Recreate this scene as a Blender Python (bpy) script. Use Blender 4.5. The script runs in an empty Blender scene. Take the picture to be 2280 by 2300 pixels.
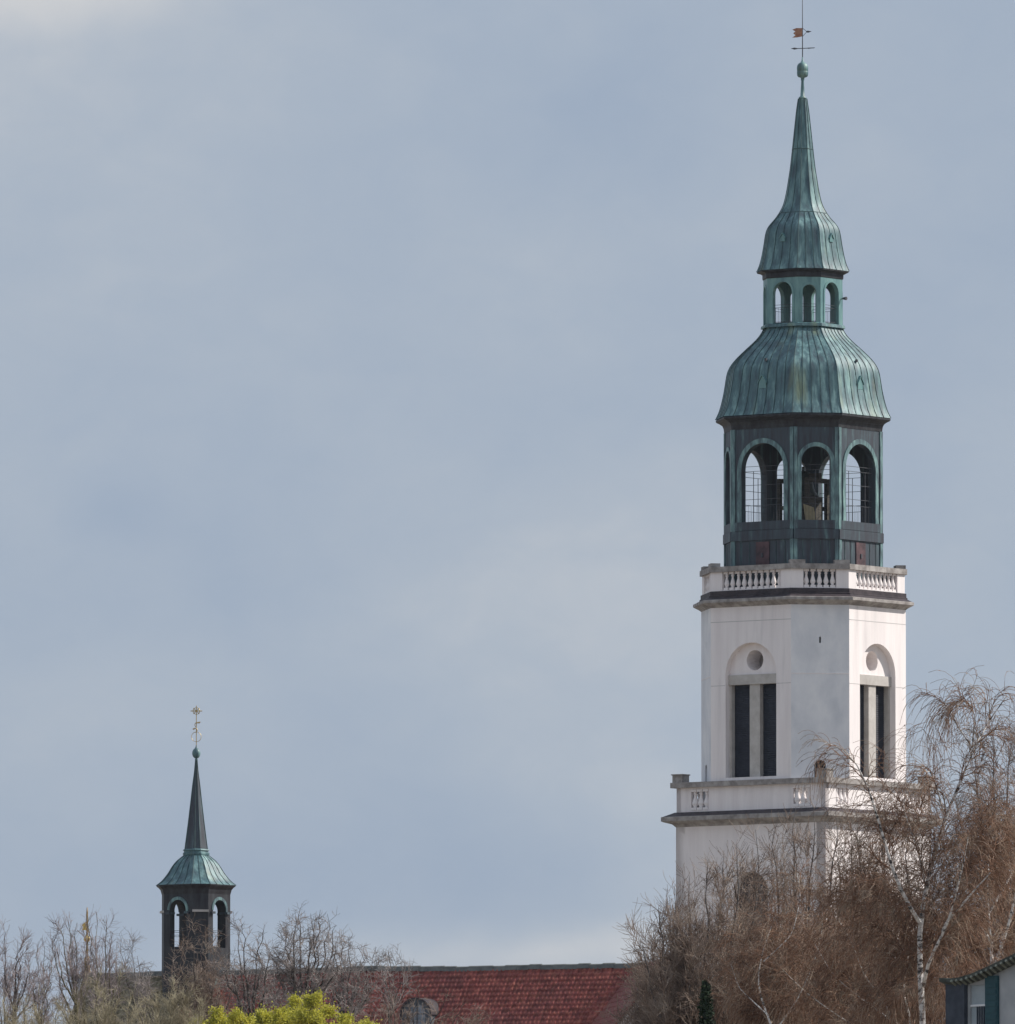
import bpy, bmesh, math, random
import numpy as np
from mathutils import Vector, Matrix
from mathutils.geometry import tessellate_polygon

random.seed(7)
rng = np.random.default_rng(11)
R = math.radians
sc = bpy.context.scene
col = sc.collection

# ------------------------------------------------------------------ camera
F = 32000.0                       # focal length in pixels of a 2280 px wide picture
TH = math.atan(2350 / F)          # upward tilt
CAMZ = 2.0
cam = bpy.data.cameras.new('camera')
cam.sensor_fit = 'HORIZONTAL'
cam.sensor_width = 36
cam.lens = F / 2280 * 36
cam.clip_start = 1.0
cam.clip_end = 20000
cam_o = bpy.data.objects.new('camera', cam)
cam_o.location = (0, 0, CAMZ)
cam_o.rotation_euler = (math.pi / 2 + TH, 0, 0)
col.objects.link(cam_o)
sc.camera = cam_o

# ------------------------------------------------------------------ light
SUN_AZ = R(99)                   # to the right of the direction tower -> camera
SUN_EL = R(40)
to_sun = Vector((math.sin(SUN_AZ) * math.cos(SUN_EL), -math.cos(SUN_AZ) * math.cos(SUN_EL), math.sin(SUN_EL)))
sun = bpy.data.lights.new('sun', 'SUN')
sun.energy = 5.0
sun.angle = R(0.5)
sun.color = (1.0, 0.95, 0.88)
sun_o = bpy.data.objects.new('sun', sun)
sun_o.rotation_euler = to_sun.to_track_quat('Z', 'Y').to_euler()
sun_o.location = (200, 100, 200)
col.objects.link(sun_o)

world = bpy.data.worlds.new('World')
sc.world = world
world.use_nodes = True
wt = world.node_tree
for n in list(wt.nodes):
    wt.nodes.remove(n)
WN = wt.nodes.new


def wl(a, b):
    wt.links.new(a, b)


sky = WN('ShaderNodeTexSky')
sky.sky_type = 'NISHITA'
sky.sun_disc = False
sky.sun_elevation = SUN_EL
sky.sun_rotation = math.atan2(to_sun.x, to_sun.y)
b_sky = WN('ShaderNodeBackground')
b_sky.inputs['Strength'].default_value = 0.07
wl(sky.outputs[0], b_sky.inputs['Color'])
tc = WN('ShaderNodeTexCoord')
mp = WN('ShaderNodeMapping')
mp.inputs['Scale'].default_value = (1.0, 1.0, 1.5)
wl(tc.outputs['Generated'], mp.inputs['Vector'])
n1 = WN('ShaderNodeTexNoise')
n1.inputs['Scale'].default_value = 34
n1.inputs['Detail'].default_value = 4.5
n1.inputs['Roughness'].default_value = 0.45
n1.inputs['Distortion'].default_value = 0.6
wl(mp.outputs[0], n1.inputs['Vector'])
n2 = WN('ShaderNodeTexNoise')
n2.inputs['Scale'].default_value = 150
n2.inputs['Detail'].default_value = 7
n2.inputs['Roughness'].default_value = 0.62
n2.inputs['Distortion'].default_value = 0.4
wl(mp.outputs[0], n2.inputs['Vector'])
mx = WN('ShaderNodeMath')
mx.operation = 'MULTIPLY_ADD'
mx.inputs[1].default_value = 0.42
wl(n2.outputs['Fac'], mx.inputs[0])
wl(n1.outputs['Fac'], mx.inputs[2])
sq_ = WN('ShaderNodeMath')
sq_.operation = 'MULTIPLY_ADD'                        # soften the contrast of the cloud pattern
sq_.inputs[1].default_value = 0.50
sq_.inputs[2].default_value = 0.23
wl(mx.outputs[0], sq_.inputs[0])
acc = sq_.outputs[0]
# a few cloud banks at fixed places in the sky: (picture x, y, half width, half height, amount)
for (cx, cy, wx, wy, am) in ((100, -20, 420, 95, 0.30), (1180, 2125, 520, 70, 0.30), (1180, 1760, 330, 120, 0.09),
                             (200, 250, 620, 420, 0.12), (600, 1960, 760, 170, -0.15), (1400, 330, 420, 170, -0.10),
                             (250, 1130, 150, 90, -0.10), (1560, 1450, 480, 330, 0.13), (2200, 1500, 300, 300, 0.05),
                             (300, 1560, 400, 160, 0.06), (900, 700, 700, 160, 0.03)):
    dx = (cx - 1140) / F
    dy = (1150 - cy) / F
    d = Vector((dx, math.cos(TH) - dy * math.sin(TH), math.sin(TH) + dy * math.cos(TH))).normalized()
    sub = WN('ShaderNodeVectorMath')
    sub.operation = 'SUBTRACT'
    sub.inputs[1].default_value = d
    wl(tc.outputs['Generated'], sub.inputs[0])
    dis = WN('ShaderNodeVectorMath')
    dis.operation = 'MULTIPLY_ADD'
    wl(n1.outputs['Color'], dis.inputs[0])
    dis.inputs[1].default_value = (min(wx, 3 * wy) / F * 0.9,) * 3
    dis.inputs[2].default_value = (-min(wx, 3 * wy) / F * 0.45,) * 3
    ad = WN('ShaderNodeVectorMath')
    wl(sub.outputs[0], ad.inputs[0])
    wl(dis.outputs[0], ad.inputs[1])
    scl = WN('ShaderNodeVectorMath')
    scl.operation = 'MULTIPLY'
    scl.inputs[1].default_value = (F / wx, F / wx * 0.3, F / wy)
    wl(ad.outputs[0], scl.inputs[0])
    ln = WN('ShaderNodeVectorMath')
    ln.operation = 'LENGTH'
    wl(scl.outputs[0], ln.inputs[0])
    mr = WN('ShaderNodeMapRange')
    mr.interpolation_type = 'SMOOTHSTEP'
    mr.inputs['From Min'].default_value = 1.5
    mr.inputs['From Max'].default_value = 0.0
    mr.inputs['To Min'].default_value = 0.0
    mr.inputs['To Max'].default_value = am
    wl(ln.outputs['Value'], mr.inputs['Value'])
    a2 = WN('ShaderNodeMath')
    wl(acc, a2.inputs[0])
    wl(mr.outputs[0], a2.inputs[1])
    acc = a2.outputs[0]
rp = WN('ShaderNodeValToRGB')
rp.color_ramp.interpolation = 'B_SPLINE'
els = rp.color_ramp.elements
els[0].position = 0.30
els[0].color = (0.308, 0.388, 0.520, 1)
els[1].position = 1.0
els[1].color = (0.66, 0.66, 0.67, 1)
e = els.new(0.55)
e.color = (0.388, 0.457, 0.563, 1)
e = els.new(0.74)
e.color = (0.432, 0.490, 0.575, 1)
wl(acc, rp.inputs[0])
b_cl = WN('ShaderNodeBackground')
b_cl.inputs['Strength'].default_value = 1.0
wl(rp.outputs[0], b_cl.inputs['Color'])
# cloud cover brightened overhead, out of view, to raise the ambient light
sepz = WN('ShaderNodeSeparateXYZ')
wl(tc.outputs['Generated'], sepz.inputs[0])
mz = WN('ShaderNodeMapRange')
mz.inputs['From Min'].default_value = 0.16
mz.inputs['From Max'].default_value = 0.8
mz.inputs['To Min'].default_value = 1.0
mz.inputs['To Max'].default_value = 1.24
wl(sepz.outputs['Z'], mz.inputs['Value'])
wl(mz.outputs[0], b_cl.inputs['Strength'])
ms = WN('ShaderNodeMixShader')
ms.inputs[0].default_value = 0.92
wl(b_sky.outputs[0], ms.inputs[1])
wl(b_cl.outputs[0], ms.inputs[2])
wo = WN('ShaderNodeOutputWorld')
wl(ms.outputs[0], wo.inputs['Surface'])

sc.view_settings.view_transform = 'Standard'
sc.view_settings.look = 'None'
sc.view_settings.exposure = 0.0
sc.view_settings.gamma = 1.0


# ------------------------------------------------------------------ helpers
def at(px, py, Y):
    """world point at depth Y that the picture shows at (px, py) of 2280 x 2300"""
    dx = (px - 1140) / F
    dy = (1150 - py) / F
    k = Y / (math.cos(TH) - dy * math.sin(TH))
    return Vector((dx * k, Y, CAMZ + (math.sin(TH) + dy * math.cos(TH)) * k))


def empty(name, loc, rz=0.0):
    o = bpy.data.objects.new(name, None)
    o.empty_display_size = 0.5
    o.location = loc
    o.rotation_euler = (0, 0, rz)
    col.objects.link(o)
    return o


def tag(o, label=None, cat=None, group=None, kind=None):
    if label:
        o['label'] = label
    if cat:
        o['category'] = cat
    if group:
        o['group'] = group
    if kind:
        o['kind'] = kind
    return o


def link(name, me, mats, parent=None):
    for m in (mats if isinstance(mats, (list, tuple)) else [mats]):
        me.materials.append(m)
    o = bpy.data.objects.new(name, me)
    col.objects.link(o)
    if parent is not None:
        o.parent = parent
    return o


class MB:
    def __init__(self):
        self.bm = bmesh.new()

    def face(self, pts, mi=0, smooth=False):
        vs = [self.bm.verts.new(p) for p in pts]
        f = self.bm.faces.new(vs)
        f.material_index = mi
        f.smooth = smooth
        return f

    def hull8(self, p, mi=0):
        v = [self.bm.verts.new(q) for q in p]
        for q in ((0, 3, 2, 1), (4, 5, 6, 7), (0, 1, 5, 4), (1, 2, 6, 5), (2, 3, 7, 6), (3, 0, 4, 7)):
            f = self.bm.faces.new([v[i] for i in q])
            f.material_index = mi

    def box(self, c, s, mi=0, rz=0.0):
        c = Vector(c)
        x, y, z = s[0] / 2, s[1] / 2, s[2] / 2
        m = Matrix.Rotation(rz, 3, 'Z')
        self.hull8([c + m @ Vector(q) for q in ((-x, -y, -z), (x, -y, -z), (x, y, -z), (-x, y, -z),
                                                (-x, -y, z), (x, -y, z), (x, y, z), (-x, y, z))], mi)

    def bar(self, a, b, r, mi=0, n=6, r2=None):
        a, b = Vector(a), Vector(b)
        d = (b - a).normalized()
        u = d.orthogonal().normalized()
        w = d.cross(u)
        r2 = r if r2 is None else r2
        A, B = [], []
        for i in range(n):
            t = 2 * math.pi * i / n
            q = u * math.cos(t) + w * math.sin(t)
            A.append(self.bm.verts.new(a + q * r))
            B.append(self.bm.verts.new(b + q * r2))
        for i in range(n):
            j = (i + 1) % n
            f = self.bm.faces.new((A[i], A[j], B[j], B[i]))
            f.material_index = mi
            f.smooth = n > 6
        self.bm.faces.new(A[::-1]).material_index = mi
        self.bm.faces.new(B).material_index = mi

    def lathe(self, prof, c=(0, 0, 0), n=12, mi=0, smooth=True):
        c = Vector(c)
        rings = []
        for (r, z) in prof:
            rings.append([self.bm.verts.new(c + Vector((r * math.cos(2 * math.pi * i / n), r * math.sin(2 * math.pi * i / n), z))) for i in range(n)])
        for a, b in zip(rings, rings[1:]):
            for i in range(n):
                j = (i + 1) % n
                f = self.bm.faces.new((a[i], a[j], b[j], b[i]))
                f.material_index = mi
                f.smooth = smooth
        self.bm.faces.new(rings[0][::-1]).material_index = mi
        self.bm.faces.new(rings[-1]).material_index = mi

    def plate(self, fr, outer, holes=(), d0=-0.1, d1=0.0, mi=0, back=True, side=True):
        """flat panel with holes; outline in facet coordinates (x, z), thick from d0 to d1"""
        loops = [outer] + list(holes)
        tri = tessellate_polygon([[Vector((x, z, 0)) for x, z in lp] for lp in loops])
        flat = [p for lp in loops for p in lp]
        fv = [self.bm.verts.new(fr(x, z, d1)) for x, z in flat]
        bv = [self.bm.verts.new(fr(x, z, d0)) for x, z in flat]
        for t in tri:
            for vv in ((fv,), (bv,)) if back else ((fv,),):
                try:
                    self.bm.faces.new([vv[0][i] for i in t]).material_index = mi
                except ValueError:
                    pass
        if side:
            o = 0
            for lp in loops:
                n = len(lp)
                for i in range(n):
                    j = (i + 1) % n
                    self.bm.faces.new((fv[o + i], fv[o + j], bv[o + j], bv[o + i])).material_index = mi
                o += n

    def build(self, name, mats, parent=None, recalc=True):
        if recalc:
            bmesh.ops.recalc_face_normals(self.bm, faces=self.bm.faces[:])
        me = bpy.data.meshes.new(name)
        self.bm.to_mesh(me)
        self.bm.free()
        return link(name, me, mats, parent)


def rect(x0, x1, z0, z1):
    return [(x0, z0), (x1, z0), (x1, z1), (x0, z1)]


def arch(cx, w, z0, ztop, n=18):
    r = w / 2
    zs = ztop - r
    pts = [(cx - r, z0), (cx + r, z0)]
    for i in range(n + 1):
        t = math.pi * i / n
        pts.append((cx + r * math.cos(t), zs + r * math.sin(t)))
    return pts


def circle(cx, cz, r, n=20):
    return [(cx + r * math.cos(2 * math.pi * i / n), cz + r * math.sin(2 * math.pi * i / n)) for i in range(n)]


# ------------------------------------------------------------------ materials
def mat(name, c, rough=0.8, metal=0.0, spec=0.3, scale=1.5, stretch=(1, 1, 1), bump=0.0, bscale=8.0, detail=5.0, contrast=(0.35, 0.65), extra=None):
    """noise-mixed surface; c = list of 1..3 colours"""
    m = bpy.data.materials.new(name)
    m.use_nodes = True
    nt = m.node_tree
    bs = nt.nodes['Principled BSDF']
    bs.inputs['Roughness'].default_value = rough
    bs.inputs['Metallic'].default_value = metal
    bs.inputs['Specular IOR Level'].default_value = spec
    if len(c) == 1:
        bs.inputs['Base Color'].default_value = (*c[0], 1)
    t = nt.nodes.new('ShaderNodeTexCoord')
    mpn = nt.nodes.new('ShaderNodeMapping')
    mpn.inputs['Scale'].default_value = stretch
    nt.links.new(t.outputs['Object'], mpn.inputs['Vector'])
    if len(c) > 1:
        ns = nt.nodes.new('ShaderNodeTexNoise')
        ns.inputs['Scale'].default_value = scale
        ns.inputs['Detail'].default_value = detail
        ns.inputs['Roughness'].default_value = 0.6
        nt.links.new(mpn.outputs[0], ns.inputs['Vector'])
        rmp = nt.nodes.new('ShaderNodeValToRGB')
        el = rmp.color_ramp.elements
        el[0].position = contrast[0]
        el[0].color = (*c[0], 1)
        el[1].position = contrast[1]
        el[1].color = (*c[-1], 1)
        if len(c) == 3:
            q = el.new((contrast[0] + contrast[1]) / 2)
            q.color = (*c[1], 1)
        nt.links.new(ns.outputs['Fac'], rmp.inputs[0])
        out = rmp.outputs[0]
        if extra:                                   # patches of another colour: (colour, scale, threshold, amount)
            n3 = nt.nodes.new('ShaderNodeTexNoise')
            n3.inputs['Scale'].default_value = extra[1]
            n3.inputs['Detail'].default_value = 4
            nt.links.new(mpn.outputs[0], n3.inputs['Vector'])
            mr_ = nt.nodes.new('ShaderNodeMapRange')
            mr_.inputs['From Min'].default_value = extra[2]
            mr_.inputs['From Max'].default_value = extra[2] + 0.15
            mr_.inputs['To Max'].default_value = extra[3]
            nt.links.new(n3.outputs['Fac'], mr_.inputs['Value'])
            mxx = nt.nodes.new('ShaderNodeMix')
            mxx.data_type = 'RGBA'
            nt.links.new(mr_.outputs[0], mxx.inputs['Factor'])
            nt.links.new(out, mxx.inputs['A'])
            mxx.inputs['B'].default_value = (*extra[0], 1)
            out = mxx.outputs['Result']
        nt.links.new(out, bs.inputs['Base Color'])
    if bump > 0:
        nb = nt.nodes.new('ShaderNodeTexNoise')
        nb.inputs['Scale'].default_value = bscale
        nb.inputs['Detail'].default_value = 4
        nt.links.new(mpn.outputs[0], nb.inputs['Vector'])
        bu = nt.nodes.new('ShaderNodeBump')
        bu.inputs['Strength'].default_value = bump
        bu.inputs['Distance'].default_value = 0.05
        nt.links.new(nb.outputs['Fac'], bu.inputs['Height'])
        nt.links.new(bu.outputs[0], bs.inputs['Normal'])
    return m


M = {}
M['copper'] = mat('patina_copper', [(0.016, 0.048, 0.064), (0.050, 0.128, 0.142), (0.180, 0.320, 0.310)], rough=0.54, metal=0.0, spec=0.8,
                  scale=1.5, stretch=(2.2, 2.2, 0.35), bump=0.3, bscale=3.0, contrast=(0.33, 0.70), extra=((0.20, 0.23, 0.10), 0.5, 0.58, 0.55))
M['copper_mid'] = mat('mixed_patina_copper', [(0.026, 0.048, 0.062), (0.080, 0.158, 0.168), (0.20, 0.34, 0.32)], rough=0.54, spec=0.8, scale=2.2, stretch=(2, 2, 0.5), contrast=(0.34, 0.66))
M['copper_seam'] = mat('patina_copper_seam', [(0.03, 0.06, 0.065), (0.07, 0.12, 0.12)], rough=0.6, scale=2)
M['copper_bright'] = mat('pale_patina_copper', [(0.075, 0.180, 0.19), (0.16, 0.31, 0.295)], rough=0.46, metal=0.0, spec=0.8, scale=1.8, stretch=(2, 2, 0.5))
M['copper_brown'] = mat('brown_weathered_copper', [(0.016, 0.018, 0.030), (0.026, 0.046, 0.062), (0.11, 0.20, 0.205)], rough=0.58, metal=0.0, spec=0.7,
                        scale=1.6, stretch=(3.0, 3.0, 0.35), contrast=(0.38, 0.78))
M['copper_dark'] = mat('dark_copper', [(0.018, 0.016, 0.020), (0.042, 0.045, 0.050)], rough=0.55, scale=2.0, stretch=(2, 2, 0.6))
M['hatch'] = mat('red_brown_paint', [(0.05, 0.033, 0.038), (0.13, 0.072, 0.078)], rough=0.7, scale=2)
M['plaster'] = mat('white_plaster', [(0.77, 0.71, 0.70), (0.85, 0.795, 0.78)], rough=0.9, spec=0.15, scale=1.1, stretch=(2.4, 2.4, 0.22), bump=0.15, bscale=5, detail=8,
                   extra=((0.55, 0.52, 0.52), 0.9, 0.57, 0.40))
M['plaster_grey'] = mat('patched_grey_plaster', [(0.62, 0.63, 0.66), (0.72, 0.72, 0.74), (0.82, 0.81, 0.81)], rough=0.9, spec=0.15, scale=0.9, stretch=(1, 1, 0.6), bump=0.15, bscale=5, contrast=(0.3, 0.7),
                        extra=((0.56, 0.57, 0.60), 0.7, 0.55, 0.5))
M['plaster_line'] = mat('plaster_joint', [(0.50, 0.48, 0.47)], rough=0.9)
M['stone'] = mat('grey_stone', [(0.20, 0.18, 0.17), (0.30, 0.275, 0.26), (0.42, 0.39, 0.37)], rough=0.9, spec=0.2, scale=2.5, detail=8)
M['stone_pale'] = mat('pale_stone', [(0.42, 0.39, 0.36), (0.54, 0.51, 0.48)], rough=0.9, spec=0.2, scale=2)
M['lead'] = mat('dark_cornice_cover', [(0.028, 0.021, 0.026), (0.060, 0.046, 0.050)], rough=0.6, scale=3)
M['louvre'] = mat('dark_louvre', [(0.014, 0.017, 0.028), (0.028, 0.03, 0.045)], rough=0.5, scale=5)
M['iron'] = mat('dark_iron', [(0.05, 0.055, 0.065), (0.09, 0.09, 0.1)], rough=0.6, scale=8)
M['vane_red'] = mat('faded_red_gilding', [(0.30, 0.13, 0.09), (0.42, 0.22, 0.13)], rough=0.5, scale=6)
M['gilt'] = mat('gilding', [(0.62, 0.42, 0.12), (0.72, 0.5, 0.18)], rough=0.28, metal=0.9, scale=5)
M['gilt_worn'] = mat('worn_gilding', [(0.42, 0.30, 0.13), (0.55, 0.42, 0.2)], rough=0.5, metal=0.4, scale=5)
M['gilt_brown'] = mat('brown_weathered_gilding', [(0.16, 0.095, 0.04), (0.36, 0.24, 0.09)], rough=0.5, metal=0.3, scale=6)
M['bronze'] = mat('bell_bronze', [(0.05, 0.055, 0.05), (0.09, 0.10, 0.085)], rough=0.5, metal=0.6, scale=5)
M['wood'] = mat('old_timber', [(0.045, 0.04, 0.035), (0.09, 0.08, 0.065)], rough=0.8, scale=4, stretch=(1, 1, 6))
M['board'] = mat('pale_board', [(0.36, 0.29, 0.17), (0.46, 0.38, 0.24)], rough=0.8, scale=4)
M['ground'] = mat('grass_and_earth', [(0.16, 0.14, 0.10), (0.28, 0.24, 0.20)], rough=1.0, scale=0.05)

# ------------------------------------------------------------------ ground
g = MB()
g.face([(-6000, -3000, 0), (6000, -3000, 0), (6000, 9000, 0), (-6000, 9000, 0)])
tag(g.build('ground', M['ground']), kind='structure')

# ------------------------------------------------------------------ air
hz = MB()
hz.box((0, 3000, 44.5), (12400, 12400, 92))
hm = bpy.data.materials.new('thin_haze')
hm.use_nodes = True
hm.node_tree.nodes.remove(hm.node_tree.nodes['Principled BSDF'])
pv = hm.node_tree.nodes.new('ShaderNodeVolumePrincipled')
pv.inputs['Color'].default_value = (0.76, 0.87, 1.0, 1)
pv.inputs['Density'].default_value = 0.000025
hm.node_tree.links.new(pv.outputs[0], hm.node_tree.nodes['Material Output'].inputs['Volume'])
tag(hz.build('haze', hm), kind='stuff')

# ------------------------------------------------------------------ church tower
PHI = R(36.5)
CP, SP = math.cos(PHI), math.sin(PHI)
TY = 640.0
S = (TY * math.cos(TH) + 45 * math.sin(TH)) / F      # metres per picture pixel at the tower


def Z(py, v=0.0):
    return at(1805, py, TY - v * S).z


def octa(H, k):
    """apothem, half main side, chamfer distance, half chamfer side for projected half width H (px)"""
    a = H / (CP + 0.5 * k * SP)
    h = a * k / 2
    return a, h, (a + h) / math.sqrt(2), (a - h) / math.sqrt(2)


def facet(i, H, k, s):
    """frame of facet i (even = main face, odd = chamfer) and its half width in metres"""
    a, h, c, q = octa(H, k)
    dist, half = (a, h) if i % 2 == 0 else (c, q)
    t = i * math.pi / 4
    n = Vector((math.cos(t), math.sin(t), 0))
    u = Vector((-math.sin(t), math.cos(t), 0))
    o = n * dist * s

    def fr(x, z, d):
        return o + u * x + n * d + Vector((0, 0, z))
    return fr, half * s, n, u


def ring(H, k, s, z):
    a, h, c, q = octa(H, k)
    pts = []
    for i in range(0, 8, 2):
        t = i * math.pi / 4
        for e in (-1, 1):
            pts.append(Vector(((a * math.cos(t) - e * h * math.sin(t)) * s, (a * math.sin(t) + e * h * math.cos(t)) * s, z)))
    return pts


def ring_stack(mb, lv, k, s, mi=0, caps=(True, True), hollow=None):
    """stack of chamfered-square rings; lv = [(H px, z m)]"""
    rs = [[mb.bm.verts.new(p) for p in ring(H, k, s, z)] for H, z in lv]
    for a, b in zip(rs, rs[1:]):
        for i in range(8):
            j = (i + 1) % 8
            mb.bm.faces.new((a[i], a[j], b[j], b[i])).material_index = mi
    if caps[0]:
        mb.bm.faces.new(rs[0][::-1]).material_index = mi
    if caps[1]:
        mb.bm.faces.new(rs[-1]).material_index = mi


def smooth_prof(pr, rows):
    ys = np.array([p[0] for p in pr], float)
    hs = np.array([p[1] for p in pr], float)
    yy = np.linspace(ys[0], ys[-1], rows)
    o_ = np.argsort(ys)
    hh = np.interp(yy, ys[o_], hs[o_])
    for _ in range(2):
        h2 = hh.copy()
        h2[1:-1] = 0.25 * hh[:-2] + 0.5 * hh[1:-1] + 0.25 * hh[2:]
        hh = h2
    return list(zip(yy, hh))


def loft(mb, pr, k, s, zf, seams, rows=36, seam=1.2, hip=True, wob=0.35):
    """curved roof over the chamfered square with standing seams; seams = (main, chamfer) strip counts"""
    P = smooth_prof(pr, rows)
    for i in range(8):
        ns = seams[i % 2]
        grid = []
        ncol = max(ns * 2, 2)
        for (y, H) in P:
            fr, half, n, u = facet(i, H, k, s)
            z = zf(y)
            row = []
            for c in range(ncol + 1):
                x = -1 + 2 * c / ncol
                d = 0 if c in (0, ncol) else random.uniform(-wob, wob) * s
                row.append(mb.bm.verts.new(fr(x * half, z, d)))
            grid.append(row)
        for a, b in zip(grid, grid[1:]):
            for c in range(ncol):
                f = mb.bm.faces.new((a[c], a[c + 1], b[c + 1], b[c]))
                f.smooth = True
        lines = [-1 + 2 * c / ns for c in range(1, ns)] if ns > 1 else []
        if hip:
            lines = lines + [1.0]
        for x in lines:
            prev = None
            for (y, H) in P:
                fr, half, n, u = facet(i, H, k, s)
                z = zf(y)
                w = seam * 0.55 * s
                e = seam * s
                cur = [mb.bm.verts.new(fr(x * half - w, z - 0.2 * s, -0.3 * s)), mb.bm.verts.new(fr(x * half - w, z + 0.5 * e, e)),
                       mb.bm.verts.new(fr(x * half + w, z + 0.5 * e, e)), mb.bm.verts.new(fr(x * half + w, z - 0.2 * s, -0.3 * s))]
                if prev:
                    for q in range(3):
                        mb.bm.faces.new((prev[q], prev[q + 1], cur[q + 1], cur[q])).material_index = 1
                prev = cur


K8 = 1.085
tower = empty('church_tower', (at(1804.6, 1350, TY).x, TY, 0), -PHI)
tag(tower, 'tall white church tower with green copper dome, lantern and spire', 'church tower')

# --- lower square stage
HQ = 287 / (CP + SP)                                  # half side in px
a_lo = HQ * S


def sq(i, half_px):
    t = i * math.pi / 2
    n = Vector((math.cos(t), math.sin(t), 0))
    u = Vector((-math.sin(t), math.cos(t), 0))
    o = n * half_px * S

    def fr(x, z, d):
        return o + u * x + n * d + Vector((0, 0, z))
    return fr


vf = HQ * CP                                          # how far the middle of the left face stands towards the camera (px)
z_lo_top = Z(1846, vf)
lo = MB()
for i in range(4):
    fr = sq(i, HQ)
    hl = a_lo
    # plain wall from the ground with one tall arched recess
    lo.plate(fr, rect(-hl, hl, 0, z_lo_top), [arch(0, 2 * 47 * S, Z(2330, vf), Z(1958, vf))], d0=-0.5, d1=0)
lower_stage = lo.build('lower_stage', M['plaster'], tower)
for i in range(4):
    w = MB()
    fr = sq(i, HQ)
    w.plate(fr, arch(0, 2 * 47 * S - 0.01, Z(2330, vf) + 0.005, Z(1958, vf) - 0.005), d0=-0.46, d1=-0.42)
    for kx in (-0.34, 0.34):
        w.box(fr(kx, (Z(2330, vf) + Z(1990, vf)) / 2, -0.39), (0.08, 0.08, Z(1990, vf) - Z(2330, vf)), 1)
    wo_ = w.build('window', [M['louvre'], M['stone']], lower_stage)


def square_ring(mb, lv, mi=0, cap=(True, True)):
    rs = []
    for half, z in lv:
        h = half * S
        rs.append([mb.bm.verts.new((x * h, y * h, z)) for x, y in ((-1, -1), (1, -1), (1, 1), (-1, 1))])
    for a, b in zip(rs, rs[1:]):
        for i in range(4):
            j = (i + 1) % 4
            mb.bm.faces.new((a[i], a[j], b[j], b[i])).material_index = mi
    if cap[0]:
        mb.bm.faces.new(rs[0][::-1]).material_index = mi
    if cap[1]:
        mb.bm.faces.new(rs[-1]).material_index = mi


HC = 321 / (CP + SP)
c = MB()
square_ring(c, [(HQ + 0.5, Z(1852, vf)), (HQ + 6, Z(1846, vf)), (HQ + 8, Z(1845, vf)), (HC - 4, Z(1841, vf)), (HC, Z(1839, vf)), (HC, Z(1830, vf)), (HC - 2, Z(1829, vf))])
square_ring(c, [(HC - 3, Z(1829, vf) + 0.004), (HQ + 2, Z(1819, vf))], 1)
c.build('cornice', [M['stone'], M['lead']], tower)

# parapet of the square stage: solid panels, two groups of three balusters in each face
z0p, z1p = Z(1824, vf), Z(1764, vf)
HB = HQ - 1
p = MB()
grp = [(-HB + 40, -HB + 88), (HB - 88, HB - 40)]
zb0, zb1 = Z(1815, vf), Z(1768, vf)
for i in range(4):
    fr = sq(i, HB)
    p.plate(fr, rect(-HB * S, HB * S, z0p, z1p), [rect(x0 * S, x1 * S, zb0, zb1) for x0, x1 in grp], d0=-12 * S, d1=0)
parapet = p.build('parapet', M['plaster'], tower)
HP = 300 / (CP + SP)
c = MB()
z2p = Z(1752, vf)
for i in range(4):                                    # coping in four mitred pieces
    fr = sq(i, HP)
    o_, i_ = HP * S, (HP - 26) * S
    c.hull8([fr(-o_, z1p, 0), fr(o_, z1p, 0), fr(i_, z1p, -26 * S), fr(-i_, z1p, -26 * S),
             fr(-o_, z2p, 0), fr(o_, z2p, 0), fr(i_, z2p, -26 * S), fr(-i_, z2p, -26 * S)])
c.build('coping', M['stone'], parapet)


def baluster_mesh(h, r):
    b = MB()
    b.box((0, 0, 0.06 * h), (1.9 * r, 1.9 * r, 0.12 * h))
    b.box((0, 0, 0.94 * h), (1.9 * r, 1.9 * r, 0.12 * h))
    b.lathe([(0.75 * r, 0.12 * h), (0.55 * r, 0.17 * h), (0.95 * r, 0.27 * h), (1.0 * r, 0.34 * h), (0.75 * r, 0.48 * h), (0.48 * r, 0.62 * h),
             (0.45 * r, 0.74 * h), (0.7 * r, 0.78 * h), (0.5 * r, 0.82 * h), (0.72 * r, 0.88 * h)], n=10)
    o = b.build('baluster', M['plaster'], None)
    return o


bal = baluster_mesh(zb1 - zb0, 7.6 * S)
first = True
for i in range(4):
    fr = sq(i, HB)
    for x0, x1 in grp:
        for j in range(3):
            o = bal if first else bal.copy()
            if not first:
                col.objects.link(o)
            first = False
            o.parent = parapet
            o.location = fr((x0 + (x1 - x0) * (j + 0.5) / 3) * S, zb0, -6 * S)
for sx, sy in ((-1, -1), (1, -1), (1, 1), (-1, 1)):
    b = MB()
    q = HP * S - 17 * S
    b.box((sx * q, sy * q, z2p + 8.5 * S), (27 * S, 27 * S, 17 * S))
    b.box((sx * q, sy * q, z2p + 18 * S), (31 * S, 31 * S, 2.5 * S))
    b.build('corner_block', M['stone'], parapet)
d = MB()
square_ring(d, [(HB - 12, Z(1826)), (HB - 12, Z(1822))])
d.build('balcony_floor', M['lead'], tower)

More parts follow.
